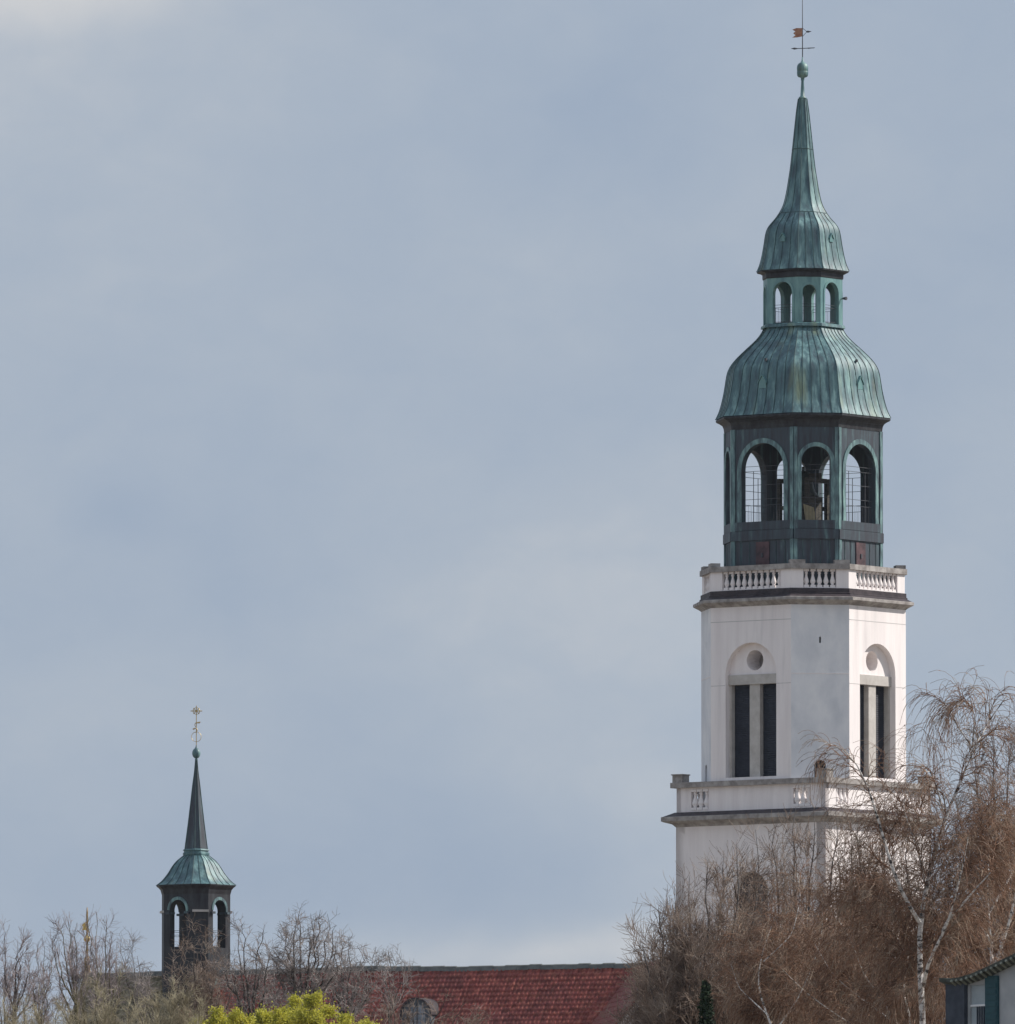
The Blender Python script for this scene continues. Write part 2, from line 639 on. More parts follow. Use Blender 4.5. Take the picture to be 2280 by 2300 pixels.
# --- upper chamfered stage
HU = 229.0
aU, hU, cU, qU = octa(HU, K8)
v1 = aU * CP
zb, zt = Z(1824), Z(1369, 33)
dep = 16 * S
up = MB()
arch_top, lint_t, lint_b, sill = Z(1443, v1), Z(1514, v1), Z(1536, v1), Z(1745, v1)
for i in range(8):
    fr, half, n, u = facet(i, HU, K8, S)
    if i % 2 == 0:
        up.plate(fr, rect(-half, half, zb, zt), [arch(0, 139 * S, sill, arch_top)], d0=-dep, d1=0)
        # tympanum behind the recess with a round blind window
        ty = arch(0, 139 * S + 0.06, lint_t - 0.02, arch_top + 0.03)
        up.plate(fr, ty, [circle(0, Z(1482, v1), 23 * S)], d0=-dep - 50 * S, d1=-dep + 0.002)
        up.plate(fr, circle(0, Z(1482, v1), 24 * S), d0=-dep - 52 * S, d1=-dep - 49 * S, mi=4)
    else:
        vq = cU * math.cos(R(8.5))
        up.plate(fr, rect(-half, half, zb, zt), [rect(-2.2 * S, 2.2 * S, Z(1444, vq), Z(1430, vq)), arch(0, 27 * S, Z(1765, vq), Z(1707, vq), 10)], d0=-dep, d1=0, mi=3)
        up.plate(fr, rect(-20 * S, 20 * S, Z(1770, vq), Z(1700, vq)), d0=-dep - 6 * S, d1=-dep - 4 * S, mi=2)
        up.plate(fr, rect(-5 * S, 5 * S, Z(1446, vq), Z(1428, vq)), d0=-dep - 6 * S, d1=-dep - 4 * S, mi=2)
        up.plate(fr, rect(-half + 0.02, half - 0.02, Z(1513.5, vq), Z(1511.5, vq)), d0=-0.01, d1=0.012, mi=0)
for i in range(8):
    fr, half, n, u = facet(i, HU, K8, S)
    if i % 2 == 0:
        up.plate(fr, rect(-half + 0.004, half - 0.004, Z(1395, v1), Z(1393.6, v1)), d0=-0.01, d1=0.006, mi=1)
        for x0, x1 in ((-half + 0.004, -70.5 * S), (70.5 * S, half - 0.004)):
            up.plate(fr, rect(x0, x1, Z(1538, v1), Z(1536.8, v1)), d0=-0.01, d1=0.006, mi=1)
upper_stage = up.build('upper_stage', [M['plaster'], M['plaster_line'], M['louvre'], M['plaster_grey'], M['stone']], tower)
for i in range(0, 8, 2):
    fr, half, n, u = facet(i, HU, K8, S)
    w = MB()
    # stone lintel, jambs, mullion
    w.plate(fr, rect(-69.4 * S, 69.4 * S, lint_b, lint_t), d0=-dep - 14 * S, d1=-dep + 5 * S)
    w.plate(fr, rect(-14 * S, 14 * S, sill + 0.003, lint_b), d0=-dep - 14 * S, d1=-dep + 1 * S)
    for e in (-1, 1):
        w.plate(fr, rect(min(e * 69.4 * S, e * 64 * S), max(e * 69.4 * S, e * 64 * S), sill + 0.003, lint_b), d0=-dep - 14 * S, d1=-dep + 1 * S)
    win = w.build('window', M['stone_pale'], upper_stage)
    for e in (-1, 1):
        l = MB()
        x0, x1 = sorted((e * 14 * S, e * 64 * S))
        l.plate(fr, rect(x0, x1, sill, lint_b), d0=-dep - 16 * S, d1=-dep - 13 * S)
        nl = 44
        for j in range(nl):
            zz = sill + (lint_b - sill) * (j + 0.5) / nl
            l.hull8([fr(x0, zz - 0.035, -dep - 11.4 * S), fr(x1, zz - 0.035, -dep - 11.4 * S), fr(x1, zz + 0.03, -dep - 12.9 * S), fr(x0, zz + 0.03, -dep - 12.9 * S),
                     fr(x0, zz - 0.02, -dep - 11.4 * S), fr(x1, zz - 0.02, -dep - 11.4 * S), fr(x1, zz + 0.05, -dep - 12.9 * S), fr(x0, zz + 0.05, -dep - 12.9 * S)])
        l.build('louvre', M['louvre'], win)

# --- upper cornice
c = MB()
ring_stack(c, [(HU - 2, Z(1374)), (HU + 5, Z(1369)), (HU + 7, Z(1368)), (244, Z(1364)), (247.5, Z(1362)), (247.5, Z(1356)), (245, Z(1355))], K8, S)
ring_stack(c, [(244, Z(1355) + 0.004), (233, Z(1349)), (233, Z(1346)), (230.5, Z(1345)), (230.5, Z(1336)), (226, Z(1335))], K8, S, mi=1)
c.build('cornice', [M['stone'], M['lead']], tower)

# --- upper balustrade
HBU = 227.0
zz0, zz1, zz2 = Z(1336), Z(1293), Z(1281)
b = MB()
pier = {0: 29 * S, 1: 28 * S}
for i in range(8):
    fr, half, n, u = facet(i, HBU, K8, S)
    for e in (-1, 1):
        x0, x1 = sorted((e * (half - pier[i % 2]), e * half))
        b.plate(fr, rect(x0, x1, zz0, zz1), d0=-17 * S, d1=0)
    b.plate(fr, rect(-half + pier[i % 2], half - pier[i % 2], zz0, zz0 + 3 * S), d0=-15 * S, d1=-1.5 * S)
balus = b.build('balustrade', M['plaster'], tower)
c = MB()
for i in range(8):
    fo, ho, n, u = facet(i, 232.5, K8, S)
    fi, hi, n, u = facet(i, 205, K8, S)
    c.hull8([fo(-ho, zz1, 0), fo(ho, zz1, 0), fi(hi, zz1, 0), fi(-hi, zz1, 0), fo(-ho, zz2, 0), fo(ho, zz2, 0), fi(hi, zz2, 0), fi(-hi, zz2, 0)])
c.build('coping', M['stone'], balus)
bal2 = baluster_mesh(zz1 - zz0 - 3 * S, 6.0 * S)
first = True
for i in range(8):
    fr, half, n, u = facet(i, HBU, K8, S)
    nb = 10 if i % 2 == 0 else 5
    x0, x1 = -half + pier[i % 2], half - pier[i % 2]
    for j in range(nb):
        o = bal2 if first else bal2.copy()
        if not first:
            col.objects.link(o)
        first = False
        o.parent = balus
        o.location = fr(x0 + (x1 - x0) * (j + 0.5) / nb, zz0 + 3 * S, -8 * S)
        o.rotation_euler = (0, 0, i * math.pi / 4)
for i in range(8):
    fr, half, n, u = facet(i, HBU, K8, S)
    if i % 2 == 1:
        for e in (-1, 1):
            q = MB()
            x = e * (half - 15 * S)
            q.box(fr(x, zz2 + 4.5 * S, -9 * S), (22 * S, 34 * S, 9 * S), rz=i * math.pi / 4)
            q.build('corner_block', M['stone'], balus)
d = MB()
ring_stack(d, [(218, Z(1338)), (218, Z(1334))], K8, S)
d.build('gallery_floor', M['lead'], tower)

# --- copper belfry
HBF = 176.0
aB, hB, cB, qB = octa(HBF, K8)
vB = aB * CP
zf0, zf1 = Z(1336), Z(957)
th = 15 * S
m_top, m_bot, c_top = Z(995, vB), Z(1171, vB), Z(1002, cB)
b = MB()
for i in range(8):
    fr, half, n, u = facet(i, HBF, K8, S)
    ow, ot = (116 * S, m_top) if i % 2 == 0 else (66 * S, c_top)
    b.plate(fr, rect(-half, half, zf0, zf1), [arch(0, ow, m_bot, ot, 20)], d0=-th, d1=0)
    ns = 7 if i % 2 == 0 else 5                       # sheet joints of the dado
    for j in range(1, ns):
        x = -half + 2 * half * j / ns
        b.plate(fr, rect(x - 0.012, x + 0.012, Z(1268, vB), Z(1216, vB)), d0=-0.01, d1=0.02, mi=1)
belfry = b.build('belfry', [M['copper_brown'], M['copper_seam']], tower)
for i in range(8):
    fr, half, n, u = facet(i, HBF, K8, S)
    ow, ot = (116 * S, m_top) if i % 2 == 0 else (66 * S, c_top)
    q = MB()
    fw = 11 * S if i % 2 == 0 else 9 * S
    out = arch(0, ow + 2 * fw, m_bot, ot + fw, 20)
    inn = arch(0, ow, m_bot, ot, 20)
    for e0 in range(len(out)):                        # ring between the two arches, open at the sill
        e1 = (e0 + 1) % len(out)
        if e0 == 0:
            continue
        A0, A1, B0, B1 = out[e0], out[e1], inn[e0], inn[e1]
        q.hull8([fr(*A0, -0.01), fr(*A1, -0.01), fr(*B1, -0.01), fr(*B0, -0.01), fr(*A0, 2.2 * S), fr(*A1, 2.2 * S), fr(*B1, 2.2 * S), fr(*B0, 2.2 * S)])
    q.build('archivolt', M['copper_mid'], belfry)
    q = MB()                                          # corner strips
    sw = 9 * S if i % 2 == 0 else 8 * S
    for e in (-1, 1):
        x0, x1 = sorted((e * (half - sw), e * (half - 0.002)))
        q.plate(fr, rect(x0, x1, zf0, Z(972)), d0=-0.01, d1=2.4 * S)
    q.build('corner_strip', M['copper_mid'], belfry)
    q = MB()                                          # sill and waist band
    q.plate(fr, rect(-half + sw, half - sw, Z(1190, vB), m_bot), d0=-0.01, d1=2.8 * S)
    q.plate(fr, rect(-half, half, Z(1213, vB), Z(1191, vB)), d0=-0.01, d1=4.2 * S)
    q.build('waist_band', M['copper_brown'], belfry)
    if i % 2 == 0:
        q = MB()
        q.plate(fr, rect(-18 * S, 18 * S, Z(1272, vB), Z(1217, vB)), d0=-0.01, d1=2.2 * S)
        q.plate(fr, rect(-2.5 * S, 2.5 * S, Z(1252, vB), Z(1242, vB)), d0=2.2 * S, d1=4.5 * S, mi=1)
        q.build('hatch', [M['hatch'], M['iron']], belfry)
    q = MB()                                          # iron railing in the opening
    dd = -th * 0.6
    for py in (1046, 1057, 1088, 1120, 1134):
        zz = Z(py, vB)
        r_ = ow / 2
        zs = ot - r_
        hw = r_ if zz <= zs else math.sqrt(max(r_ * r_ - (zz - zs) ** 2, 0))
        q.bar(fr(-hw, zz, dd), fr(hw, zz, dd), 0.7 * S, n=4)
    for x in (-0.55, 0.55) if i % 2 == 0 else (0.0,):
        q.bar(fr(x * ow / 2, m_bot, dd), fr(x * ow / 2, Z(1057, vB), dd), 0.8 * S, n=4)
    nv = 15 if i % 2 == 0 else 9
    for j in range(nv):
        x = ow * (-0.5 + (j + 0.5) / nv)
        q.bar(fr(x, m_bot, dd), fr(x, Z(1134, vB), dd), 0.32 * S, n=3)
    q.build('railing', M['iron'], belfry)
q = MB()
ring_stack(q, [(HBF - 16, Z(1186)), (HBF - 16, Z(1180))], K8, S)
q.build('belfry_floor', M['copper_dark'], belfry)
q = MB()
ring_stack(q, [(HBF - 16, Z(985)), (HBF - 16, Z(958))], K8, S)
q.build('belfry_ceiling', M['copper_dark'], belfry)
# bell and its timber frame in the middle of the belfry
q = MB()
zfl = Z(1180)
for sx in (-1, 1):
    for sy in (-1, 1):
        q.box((sx * 38 * S, sy * 38 * S, zfl + 52 * S), (9 * S, 9 * S, 104 * S))
    q.box((sx * 38 * S, 0, zfl + 100 * S), (9 * S, 67 * S, 9 * S))
    q.box((0, sx * 38 * S, zfl + 38 * S), (67 * S, 8 * S, 9 * S))
q.box((0, 0, zfl + 110 * S), (95 * S, 10 * S, 11 * S))
q.box((0, 0, zfl + 32 * S), (66 * S, 58 * S, 64 * S))
frame = q.build('bell_frame', M['wood'], tower)
q = MB()
q.hull8([Vector((x * S, y * S, zfl + z * S)) for x, y, z in ((44, -52, 2), (62, -34, 2), (60, -32, 2), (42, -50, 2), (36, -50, 44), (54, -36, 36), (52, -34, 36), (34, -48, 44))])
q.build('board', M['board'], frame)
q = MB()
q.lathe([(33 * S, 0), (31 * S, 4 * S), (25 * S, 16 * S), (21 * S, 34 * S), (19 * S, 46 * S), (14 * S, 54 * S), (3 * S, 57 * S), (3 * S, 66 * S)], c=(0, 0, zfl + 66 * S), n=20)
q.build('bell', M['bronze'], frame)

# --- big dome
q = MB()
ring_stack(q, [(177, Z(972)), (178.5, Z(962)), (181, Z(956)), (188, Z(951)), (193, Z(949)), (196, Z(946.5)), (196, Z(943)), (192, Z(941))], K8, S)
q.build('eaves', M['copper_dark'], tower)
prof = [(941.5, 196.5), (927, 189), (909, 183.5), (883, 177.5), (857, 173.5), (838, 170.5), (822, 164), (804, 149), (790, 134), (778, 121),
        (765, 106), (752, 95), (742, 89.5), (738, 88)]
q = MB()
loft(q, prof, K8, S, Z, (7, 5), rows=34, seam=1.0)
ring_stack(q, [(95, Z(739)), (94, Z(733)), (90, Z(731))], K8, S, mi=0)
dome = q.build('dome', [M['copper'], M['copper_seam']], tower)


def dormer(i, py, w, h, base_v, Hpy, parent, k=K8):
    """small pointed dormer standing out of a curved roof facet"""
    fr, half, n, u = facet(i, Hpy, k, S)
    z0, z1 = Z(py + h, base_v), Z(py, base_v)
    dm = MB()
    w2 = w / 2 * S
    f = [fr(-w2, z0, 5 * S), fr(w2, z0, 5 * S), fr(w2 * 0.85, z0 + (z1 - z0) * 0.5, 5 * S), fr(0, z1, 5 * S), fr(-w2 * 0.85, z0 + (z1 - z0) * 0.5, 5 * S)]
    bk = [p - n * 14 * S for p in f]
    dm.face(f)
    for a in range(5):
        b2 = (a + 1) % 5
        dm.face([f[a], f[b2], bk[b2], bk[a]])
    # hood
    for e in (-1, 1):
        dm.hull8([fr(e * w2 * 1.15, z0 + (z1 - z0) * 0.4, 7 * S), fr(0, z1 + 1.5 * S, 7 * S), fr(0, z1 + 1.5 * S, -10 * S), fr(e * w2 * 1.15, z0 + (z1 - z0) * 0.4, -10 * S),
                  fr(e * w2 * 1.15, z0 + (z1 - z0) * 0.4 + 2 * S, 7 * S), fr(0, z1 + 3.5 * S, 7 * S), fr(0, z1 + 3.5 * S, -10 * S), fr(e * w2 * 1.15, z0 + (z1 - z0) * 0.4 + 2 * S, -10 * S)])
    o = dm.build('dormer', M['copper_bright'], parent)
    pn = MB()
    pn.face([fr(-w2 * 0.6, z0 + 2 * S, 5 * S + 0.006), fr(w2 * 0.6, z0 + 2 * S, 5 * S + 0.006), fr(w2 * 0.5, z0 + (z1 - z0) * 0.5, 5 * S + 0.006), fr(0, z0 + (z1 - z0) * 0.82, 5 * S + 0.006), fr(-w2 * 0.5, z0 + (z1 - z0) * 0.5, 5 * S + 0.006)])
    return o


for i in range(0, 8, 2):
    dormer(i, 845, 21, 27, 170 * 0.889 * CP, 172.5, tower)
    fr, half, n, u = facet(i, 158, K8, S)
    q = MB()
    zz = Z(812, 158 * 0.889 * CP)
    q.bar(fr(1.5 * S, zz - 6 * S, -4 * S), fr(1.5 * S, zz + 3 * S, 6 * S), 1.6 * S)
    q.box(fr(1.5 * S, zz + 4 * S, 6 * S), (5 * S, 5 * S, 6 * S), rz=i * math.pi / 4)
    q.build('roof_hook', M['iron'], dome)

# --- lantern
HL = 88.8
aL, hL, cL, qL = octa(HL, K8)
vL = aL * CP
zl0, zl1 = Z(733), Z(613)
tl = 9 * S
lm_top, lm_bot, lc_top = Z(633, vL), Z(729, vL), Z(639, cL)
b = MB()
for i in range(8):
    fr, half, n, u = facet(i, HL, K8, S)
    ow, ot = (52 * S, lm_top) if i % 2 == 0 else (30 * S, lc_top)
    b.plate(fr, rect(-half, half, zl0, zl1), [arch(0, ow, lm_bot, ot, 16)], d0=-tl, d1=0)
lantern = b.build('lantern', M['copper_bright'], tower)
for i in range(8):
    fr, half, n, u = facet(i, HL, K8, S)
    ow, ot = (52 * S, lm_top) if i % 2 == 0 else (30 * S, lc_top)
    fw = 6 * S
    q = MB()
    out = arch(0, ow + 2 * fw, lm_bot, ot + fw, 16)
    inn = arch(0, ow + 1 * S, lm_bot, ot + 0.5 * S, 16)
    for e0 in range(1, len(out)):
        e1 = (e0 + 1) % len(out)
        A0, A1, B0, B1 = out[e0], out[e1], inn[e0], inn[e1]
        q.hull8([fr(*A0, -0.01), fr(*A1, -0.01), fr(*B1, -0.01), fr(*B0, -0.01), fr(*A0, 1.2 * S), fr(*A1, 1.2 * S), fr(*B1, 1.2 * S), fr(*B0, 1.2 * S)])
    q.build('archivolt', M['copper_bright'], lantern)
    q = MB()
    dd = -tl * 0.5
    for py in (684, 690, 722):
        q.bar(fr(-ow / 2, Z(py, vL), dd), fr(ow / 2, Z(py, vL), dd), 0.6 * S, n=4)
    nv = 7 if i % 2 == 0 else 4
    for j in range(nv):
        x = ow * (-0.5 + (j + 0.5) / nv)
        q.bar(fr(x, lm_bot, dd), fr(x, Z(690, vL), dd), 0.3 * S, n=3)
    q.build('railing', M['iron'], lantern)
q = MB()
ring_stack(q, [(HL - 9, Z(731)), (HL - 9, Z(728.5))], K8, S)
q.build('lantern_floor', M['copper_dark'], lantern)
q = MB()
ring_stack(q, [(HL - 9, Z(630)), (HL - 9, Z(616))], K8, S)
q.build('lantern_ceiling', M['copper_dark'], lantern)
q = MB()                                              # frieze below the cupola
ring_stack(q, [(HL + 0.8, Z(629)), (HL + 2.2, Z(627)), (HL + 2.2, Z(618)), (HL + 6, Z(615.5)), (101, Z(614.2)), (103, Z(613)), (103, Z(611.2))], K8, S)
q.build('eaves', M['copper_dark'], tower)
fr, half, n, u = facet(0, HL, K8, S)
q = MB()
q.bar(fr(half - 6 * S, Z(673), -2 * S), fr(half - 6 * S, Z(673), 8 * S), 1.2 * S)
q.bar(fr(half - 6 * S, Z(672), 5 * S), fr(half - 6 * S, Z(672.5), 15 * S), 2.2 * S, n=8, r2=4.2 * S)
q.build('floodlight', M['iron'], lantern)

# --- cupola and spire
q = MB()
loft(q, [(610.5, 104), (603, 100), (594, 96.6), (576, 92), (550, 87.3), (530, 84.5), (516, 81.5), (505, 75), (496, 66), (488, 59), (480, 54)], K8, S, Z, (4, 3), rows=26, seam=0.9)
ring_stack(q, [(54.3, Z(481)), (54.6, Z(479.8)), (53.8, Z(478.6))], K8, S, mi=1)
cup = q.build('cupola', [M['copper'], M['copper_seam']], tower)
for i in range(0, 8, 2):
    dormer(i, 526, 14, 16, 84 * 0.889 * CP, 83.5, tower)
q = MB()
loft(q, [(479.5, 53.7), (470, 47.5), (457, 42), (430, 36), (380, 28), (340, 23.5), (300, 19.3), (250, 14.0), (222, 9.8)], K8, S, Z, (2, 1), rows=40, seam=0.9)
ring_stack(q, [(24.3, Z(336)), (24.5, Z(335)), (23.5, Z(334))], K8, S, mi=1)
q.build('spire', [M['copper'], M['copper_seam']], tower)
q = MB()
q.lathe([(9.5 * S, Z(222)), (9 * S, Z(219)), (5.2 * S, Z(216)), (4.2 * S, Z(200)), (3.0 * S, Z(183)), (4.2 * S, Z(178)), (4.0 * S, Z(175)), (10.5 * S, Z(172.5)), (12.6 * S, Z(169)),
         (13 * S, Z(162)), (12.8 * S, Z(160.8)), (12.2 * S, Z(160)), (12.8 * S, Z(159)), (13 * S, Z(152)), (12 * S, Z(147)), (9.5 * S, Z(143)), (4.5 * S, Z(140)), (2.4 * S, Z(136)), (1.3 * S, Z(128))], n=16)
q.build('finial', M['copper'], tower)
# --- weather vane (faces the wind, so it keeps its own heading)
hd = PHI                                              # undo the turn of the tower: arms run across the view
ux = Vector((math.cos(hd), math.sin(hd), 0))
uy = Vector((-math.sin(hd), math.cos(hd), 0))


def vp(x, py, d=0.0):
    return ux * x * S + uy * d * S + Vector((0, 0, Z(py)))


q = MB()
q.bar(vp(0, 134), vp(0, -22), 1.1 * S, n=8, r2=0.7 * S)
vane = q.build('weather_vane', M['iron'], tower)
q = MB()
fl = [(0, 63), (-14, 63), (-23, 66.5), (-16, 70.5), (-21, 74.5), (-16, 79), (-23, 84.5), (-12, 84), (0, 81.5)]
q.plate(lambda x, z, dd: vp(x, z, dd), fl, d0=-0.8, d1=0.8)
q.build('flag', M['vane_red'], vane)
q = MB()
q.bar(vp(0, 63), vp(9, 70), 0.6 * S, n=5)
q.bar(vp(0, 82), vp(9, 72), 0.6 * S, n=5)
q.bar(vp(8, 71), vp(12, 71), 1.0 * S, n=6, r2=2.6 * S)
q.bar(vp(12, 71), vp(20, 70.5), 2.6 * S, n=6, r2=0.4 * S)
q.build('counterweight', M['iron'], vane)
q = MB()
q.bar(vp(-12, 109), vp(26, 107.5), 0.9 * S, n=6)
q.bar(vp(-26, 109), vp(-18, 109), 0.3 * S, n=6, r2=2.4 * S)
q.bar(vp(-18, 109), vp(-11, 109), 2.4 * S, n=6, r2=0.9 * S)
q.bar(vp(12, 108.2), vp(28, 107), 1.5 * S, n=6, r2=0.6 * S)
q.build('pointer_arm', M['iron'], vane)

# ------------------------------------------------------------------ nave with red tiled roof
NY = 672.0
rA = at(1470, 2161.5, NY)                             # right end of the ridge
rB_ = at(192, 2184, NY * 1.0)
zr = rA.z
Yl = NY * (3500 - 2161.5) / (3500 - 2184)
rB = at(192, 2184, Yl)
rB.z = zr
rd = Vector((rB.x - rA.x, rB.y - rA.y, 0))
RL = rd.length
rd.normalize()                                        # along the ridge, to the left and away
fd = Vector((rd.y, -rd.x, 0))                         # across, should point at the camera
if fd.y > 0:
    fd = -fd
PIT = R(50)
HWN = 7.0                                             # half width of the nave
SL = HWN / math.cos(PIT)
church = empty('church_nave', (rA.x + rd.x * RL / 2, rA.y + rd.y * RL / 2, 0), math.atan2(rd.y, rd.x))
tag(church, 'long red tiled church roof with a grey ridge behind the bare trees', 'church')
# local frame: x along ridge (rd), y = rotated +90 deg
ly = Vector((-math.sin(church.rotation_euler.z), math.cos(church.rotation_euler.z), 0))
fs = 1.0 if ly.dot(fd) > 0 else -1.0                  # local y sign that faces the camera


def tile_slope(x0, x1, side, rows_to, fine=True, tw=0.215, tr=0.31, clip=None):
    """pantiles as real relief; returns verts, faces in the nave frame"""
    nt_ = int((x1 - x0) / tw)
    per = 6 if fine else 2
    xs = np.linspace(x0, x1, nt_ * per + 1)
    nr = int(rows_to / tr)
    ws = []
    for r in range(nr):
        ws += [r * tr, r * tr + tr * 0.5, (r + 1) * tr - 0.004]
    ws = np.array(ws)
    ph = (xs - x0) / tw
    wave = np.where((ph % 1) < 0.68, np.sin(np.pi * (ph % 1) / 0.68) * 0.045, -np.sin(np.pi * ((ph % 1) - 0.68) / 0.32) * 0.018)
    tk = np.array([0.0, 0.014, 0.028] * nr)
    tid = np.floor(ph)
    jit = rng.normal(0, 0.006, (nr, nt_ + 1))
    hgt = wave[None, :] + tk[:, None] + jit[np.repeat(np.arange(nr), 3)][:, np.minimum(tid.astype(int), nt_)]
    Xg = np.repeat(xs[None, :], len(ws), 0)
    Wg = np.repeat(ws[:, None], len(xs), 1)
    y = side * (Wg * math.cos(PIT) + hgt * math.sin(PIT))
    z = zr - 0.12 - Wg * math.sin(PIT) + hgt * math.cos(PIT)
    V = np.stack([Xg, y, z], -1).reshape(-1, 3)
    nx = len(xs)
    ii, jj = np.meshgrid(np.arange(len(ws) - 1), np.arange(nx - 1), indexing='ij')
    b0 = (ii * nx + jj).ravel()
    Fq = np.stack([b0, b0 + 1, b0 + nx + 1, b0 + nx], -1)
    return V, Fq


def np_mesh(name, V, Fq, mats, parent=None, smooth=False):
    me = bpy.data.meshes.new(name)
    n = Fq.shape[1]
    me.vertices.add(len(V))
    me.vertices.foreach_set('co', np.ascontiguousarray(V, dtype=np.float32).ravel())
    me.loops.add(Fq.size)
    me.loops.foreach_set('vertex_index', np.ascontiguousarray(Fq, dtype=np.int32).ravel())
    me.polygons.add(len(Fq))
    me.polygons.foreach_set('loop_start', np.arange(0, Fq.size, n, dtype=np.int32))
    me.polygons.foreach_set('loop_total', np.full(len(Fq), n, dtype=np.int32))
    if smooth:
        me.polygons.foreach_set('use_smooth', np.ones(len(Fq), dtype=bool))
    me.update(calc_edges=True)
    return link(name, me, mats, parent)


M['tile'] = mat('red_roof_tile', [(0.19, 0.045, 0.042), (0.27, 0.075, 0.06), (0.36, 0.13, 0.085)], rough=0.75, spec=0.25, scale=4.5, contrast=(0.3, 0.72), detail=8,
                extra=((0.16, 0.055, 0.055), 0.25, 0.52, 0.5))
M['ridge'] = mat('ridge_metal', [(0.085, 0.09, 0.085), (0.17, 0.175, 0.165)], rough=0.7, scale=2)
V, Fq = tile_slope(-RL / 2 - 8, RL / 2, fs, SL + 0.4)
V2, F2 = tile_slope(-RL / 2 - 8, RL / 2, -fs, SL + 0.4, fine=False)
M['old_tile'] = mat('old_olive_brown_tile', [(0.12, 0.10, 0.06), (0.19, 0.165, 0.11), (0.25, 0.21, 0.15)], rough=0.85, spec=0.2, scale=4.5, detail=8)
AV, AF = np.concatenate([V, V2]), np.concatenate([Fq, F2 + len(V)])
roof = np_mesh('roof', AV, AF, [M['tile'], M['old_tile']], church)
cx_ = AV[AF[:, 0], 0]
tx_ = RL / 2 - (440 - 192) / 1278 * RL * 1.0
roof.data.polygons.foreach_set('material_index', (cx_ > tx_).astype(np.int32))
at_ = roof.data.attributes.new('tile_tone', 'FLOAT', 'FACE')
ctr = AV[AF].mean(1)
ti = np.floor((ctr[:, 0] + RL / 2 + 8) / 0.215).astype(int)
ri = np.floor((zr - ctr[:, 2]) / math.sin(PIT) / 0.31).astype(int)
hs_ = np.abs(np.sin(ti * 12.9898 + ri * 78.233) * 43758.5453) % 1.0
at_.data.foreach_set('value', hs_.astype(np.float32))
for mm in (M['tile'], M['old_tile']):
    nt_m = mm.node_tree
    pb2 = nt_m.nodes['Principled BSDF']
    src_ = pb2.inputs['Base Color'].links[0].from_socket
    an = nt_m.nodes.new('ShaderNodeAttribute')
    an.attribute_name = 'tile_tone'
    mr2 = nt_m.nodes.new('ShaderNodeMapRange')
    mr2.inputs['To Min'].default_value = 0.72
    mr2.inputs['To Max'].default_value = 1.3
    nt_m.links.new(an.outputs['Fac'], mr2.inputs['Value'])
    vm_ = nt_m.nodes.new('ShaderNodeVectorMath')
    vm_.operation = 'SCALE'
    nt_m.links.new(src_, vm_.inputs[0])
    nt_m.links.new(mr2.outputs[0], vm_.inputs['Scale'])
    nt_m.links.new(vm_.outputs[0], pb2.inputs['Base Color'])
q = MB()
nseg = 60
for j in range(nseg):                                 # ridge cover in slightly uneven lengths
    xa = -RL / 2 - 8 + (RL + 8) * j / nseg
    xb = -RL / 2 - 8 + (RL + 8) * (j + 1) / nseg - 0.01
    dz = random.uniform(-0.025, 0.025) + 0.05 * math.sin(j * 0.31) * math.sin(j * 0.11 + 1)
    pr = [(-0.19, -0.24), (-0.10, -0.03), (0, 0.01), (0.10, -0.03), (0.19, -0.24)]
    A = [q.bm.verts.new((xa, y, zr + z + dz)) for y, z in pr]
    B = [q.bm.verts.new((xb, y, zr + z + dz)) for y, z in pr]
    for a in range(4):
        q.bm.faces.new((A[a], A[a + 1], B[a + 1], B[a]))
    q.bm.faces.new(A)
    q.bm.faces.new(B[::-1])
q.build('ridge_cap', M['ridge'], roof)
ze = zr - HWN * math.tan(PIT)
q = MB()
x0, x1 = -RL / 2 - 7.7, RL / 2 - 0.3
for sy in (-1, 1):
    q.box(((x0 + x1) / 2, sy * (HWN - 0.5), ze / 2), (x1 - x0, 0.5, ze))
for x in (x0, x1):
    q.plate(lambda a, z, d, x=x: Vector((x + d, a, z)), [(-HWN + 0.25, 0), (HWN - 0.25, 0), (HWN - 0.25, ze), (0, zr - 0.6), (-HWN + 0.25, ze)], d0=-0.25, d1=0.25)
q.build('wall', M['plaster'], church)
# cross roof at the right end whose left slope turns away from the sun
inv = church.matrix_basis.inverted() if False else Matrix.Rotation(-church.rotation_euler.z, 4, 'Z') @ Matrix.Translation(-Vector(church.location))


def loc(p):
    return inv @ Vector(p)


jn = loc(at(1425, 2166, NY))                          # junction with the main ridge
jn = Vector((jn.x, 0, zr - 0.12))
cl = 11.0                                             # length of the cross wing
cdir = (Matrix.Rotation(-church.rotation_euler.z, 3, 'Z') @ Vector((0.14, -1, 0))).normalized()
cperp = Vector((-cdir.y, cdir.x, 0))
hw2 = 5.0
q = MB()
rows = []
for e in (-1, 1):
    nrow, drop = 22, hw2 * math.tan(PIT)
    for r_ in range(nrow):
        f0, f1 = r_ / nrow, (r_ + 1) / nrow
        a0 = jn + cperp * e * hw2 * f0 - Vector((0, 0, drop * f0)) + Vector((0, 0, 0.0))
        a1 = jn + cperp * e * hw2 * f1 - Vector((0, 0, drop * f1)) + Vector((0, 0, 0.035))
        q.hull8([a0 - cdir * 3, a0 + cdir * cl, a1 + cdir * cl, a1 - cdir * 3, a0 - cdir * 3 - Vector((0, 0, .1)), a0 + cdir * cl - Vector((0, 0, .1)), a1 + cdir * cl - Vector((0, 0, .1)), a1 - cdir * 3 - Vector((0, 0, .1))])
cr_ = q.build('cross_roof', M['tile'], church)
ca_ = cr_.data.attributes.new('tile_tone', 'FLOAT', 'FACE')
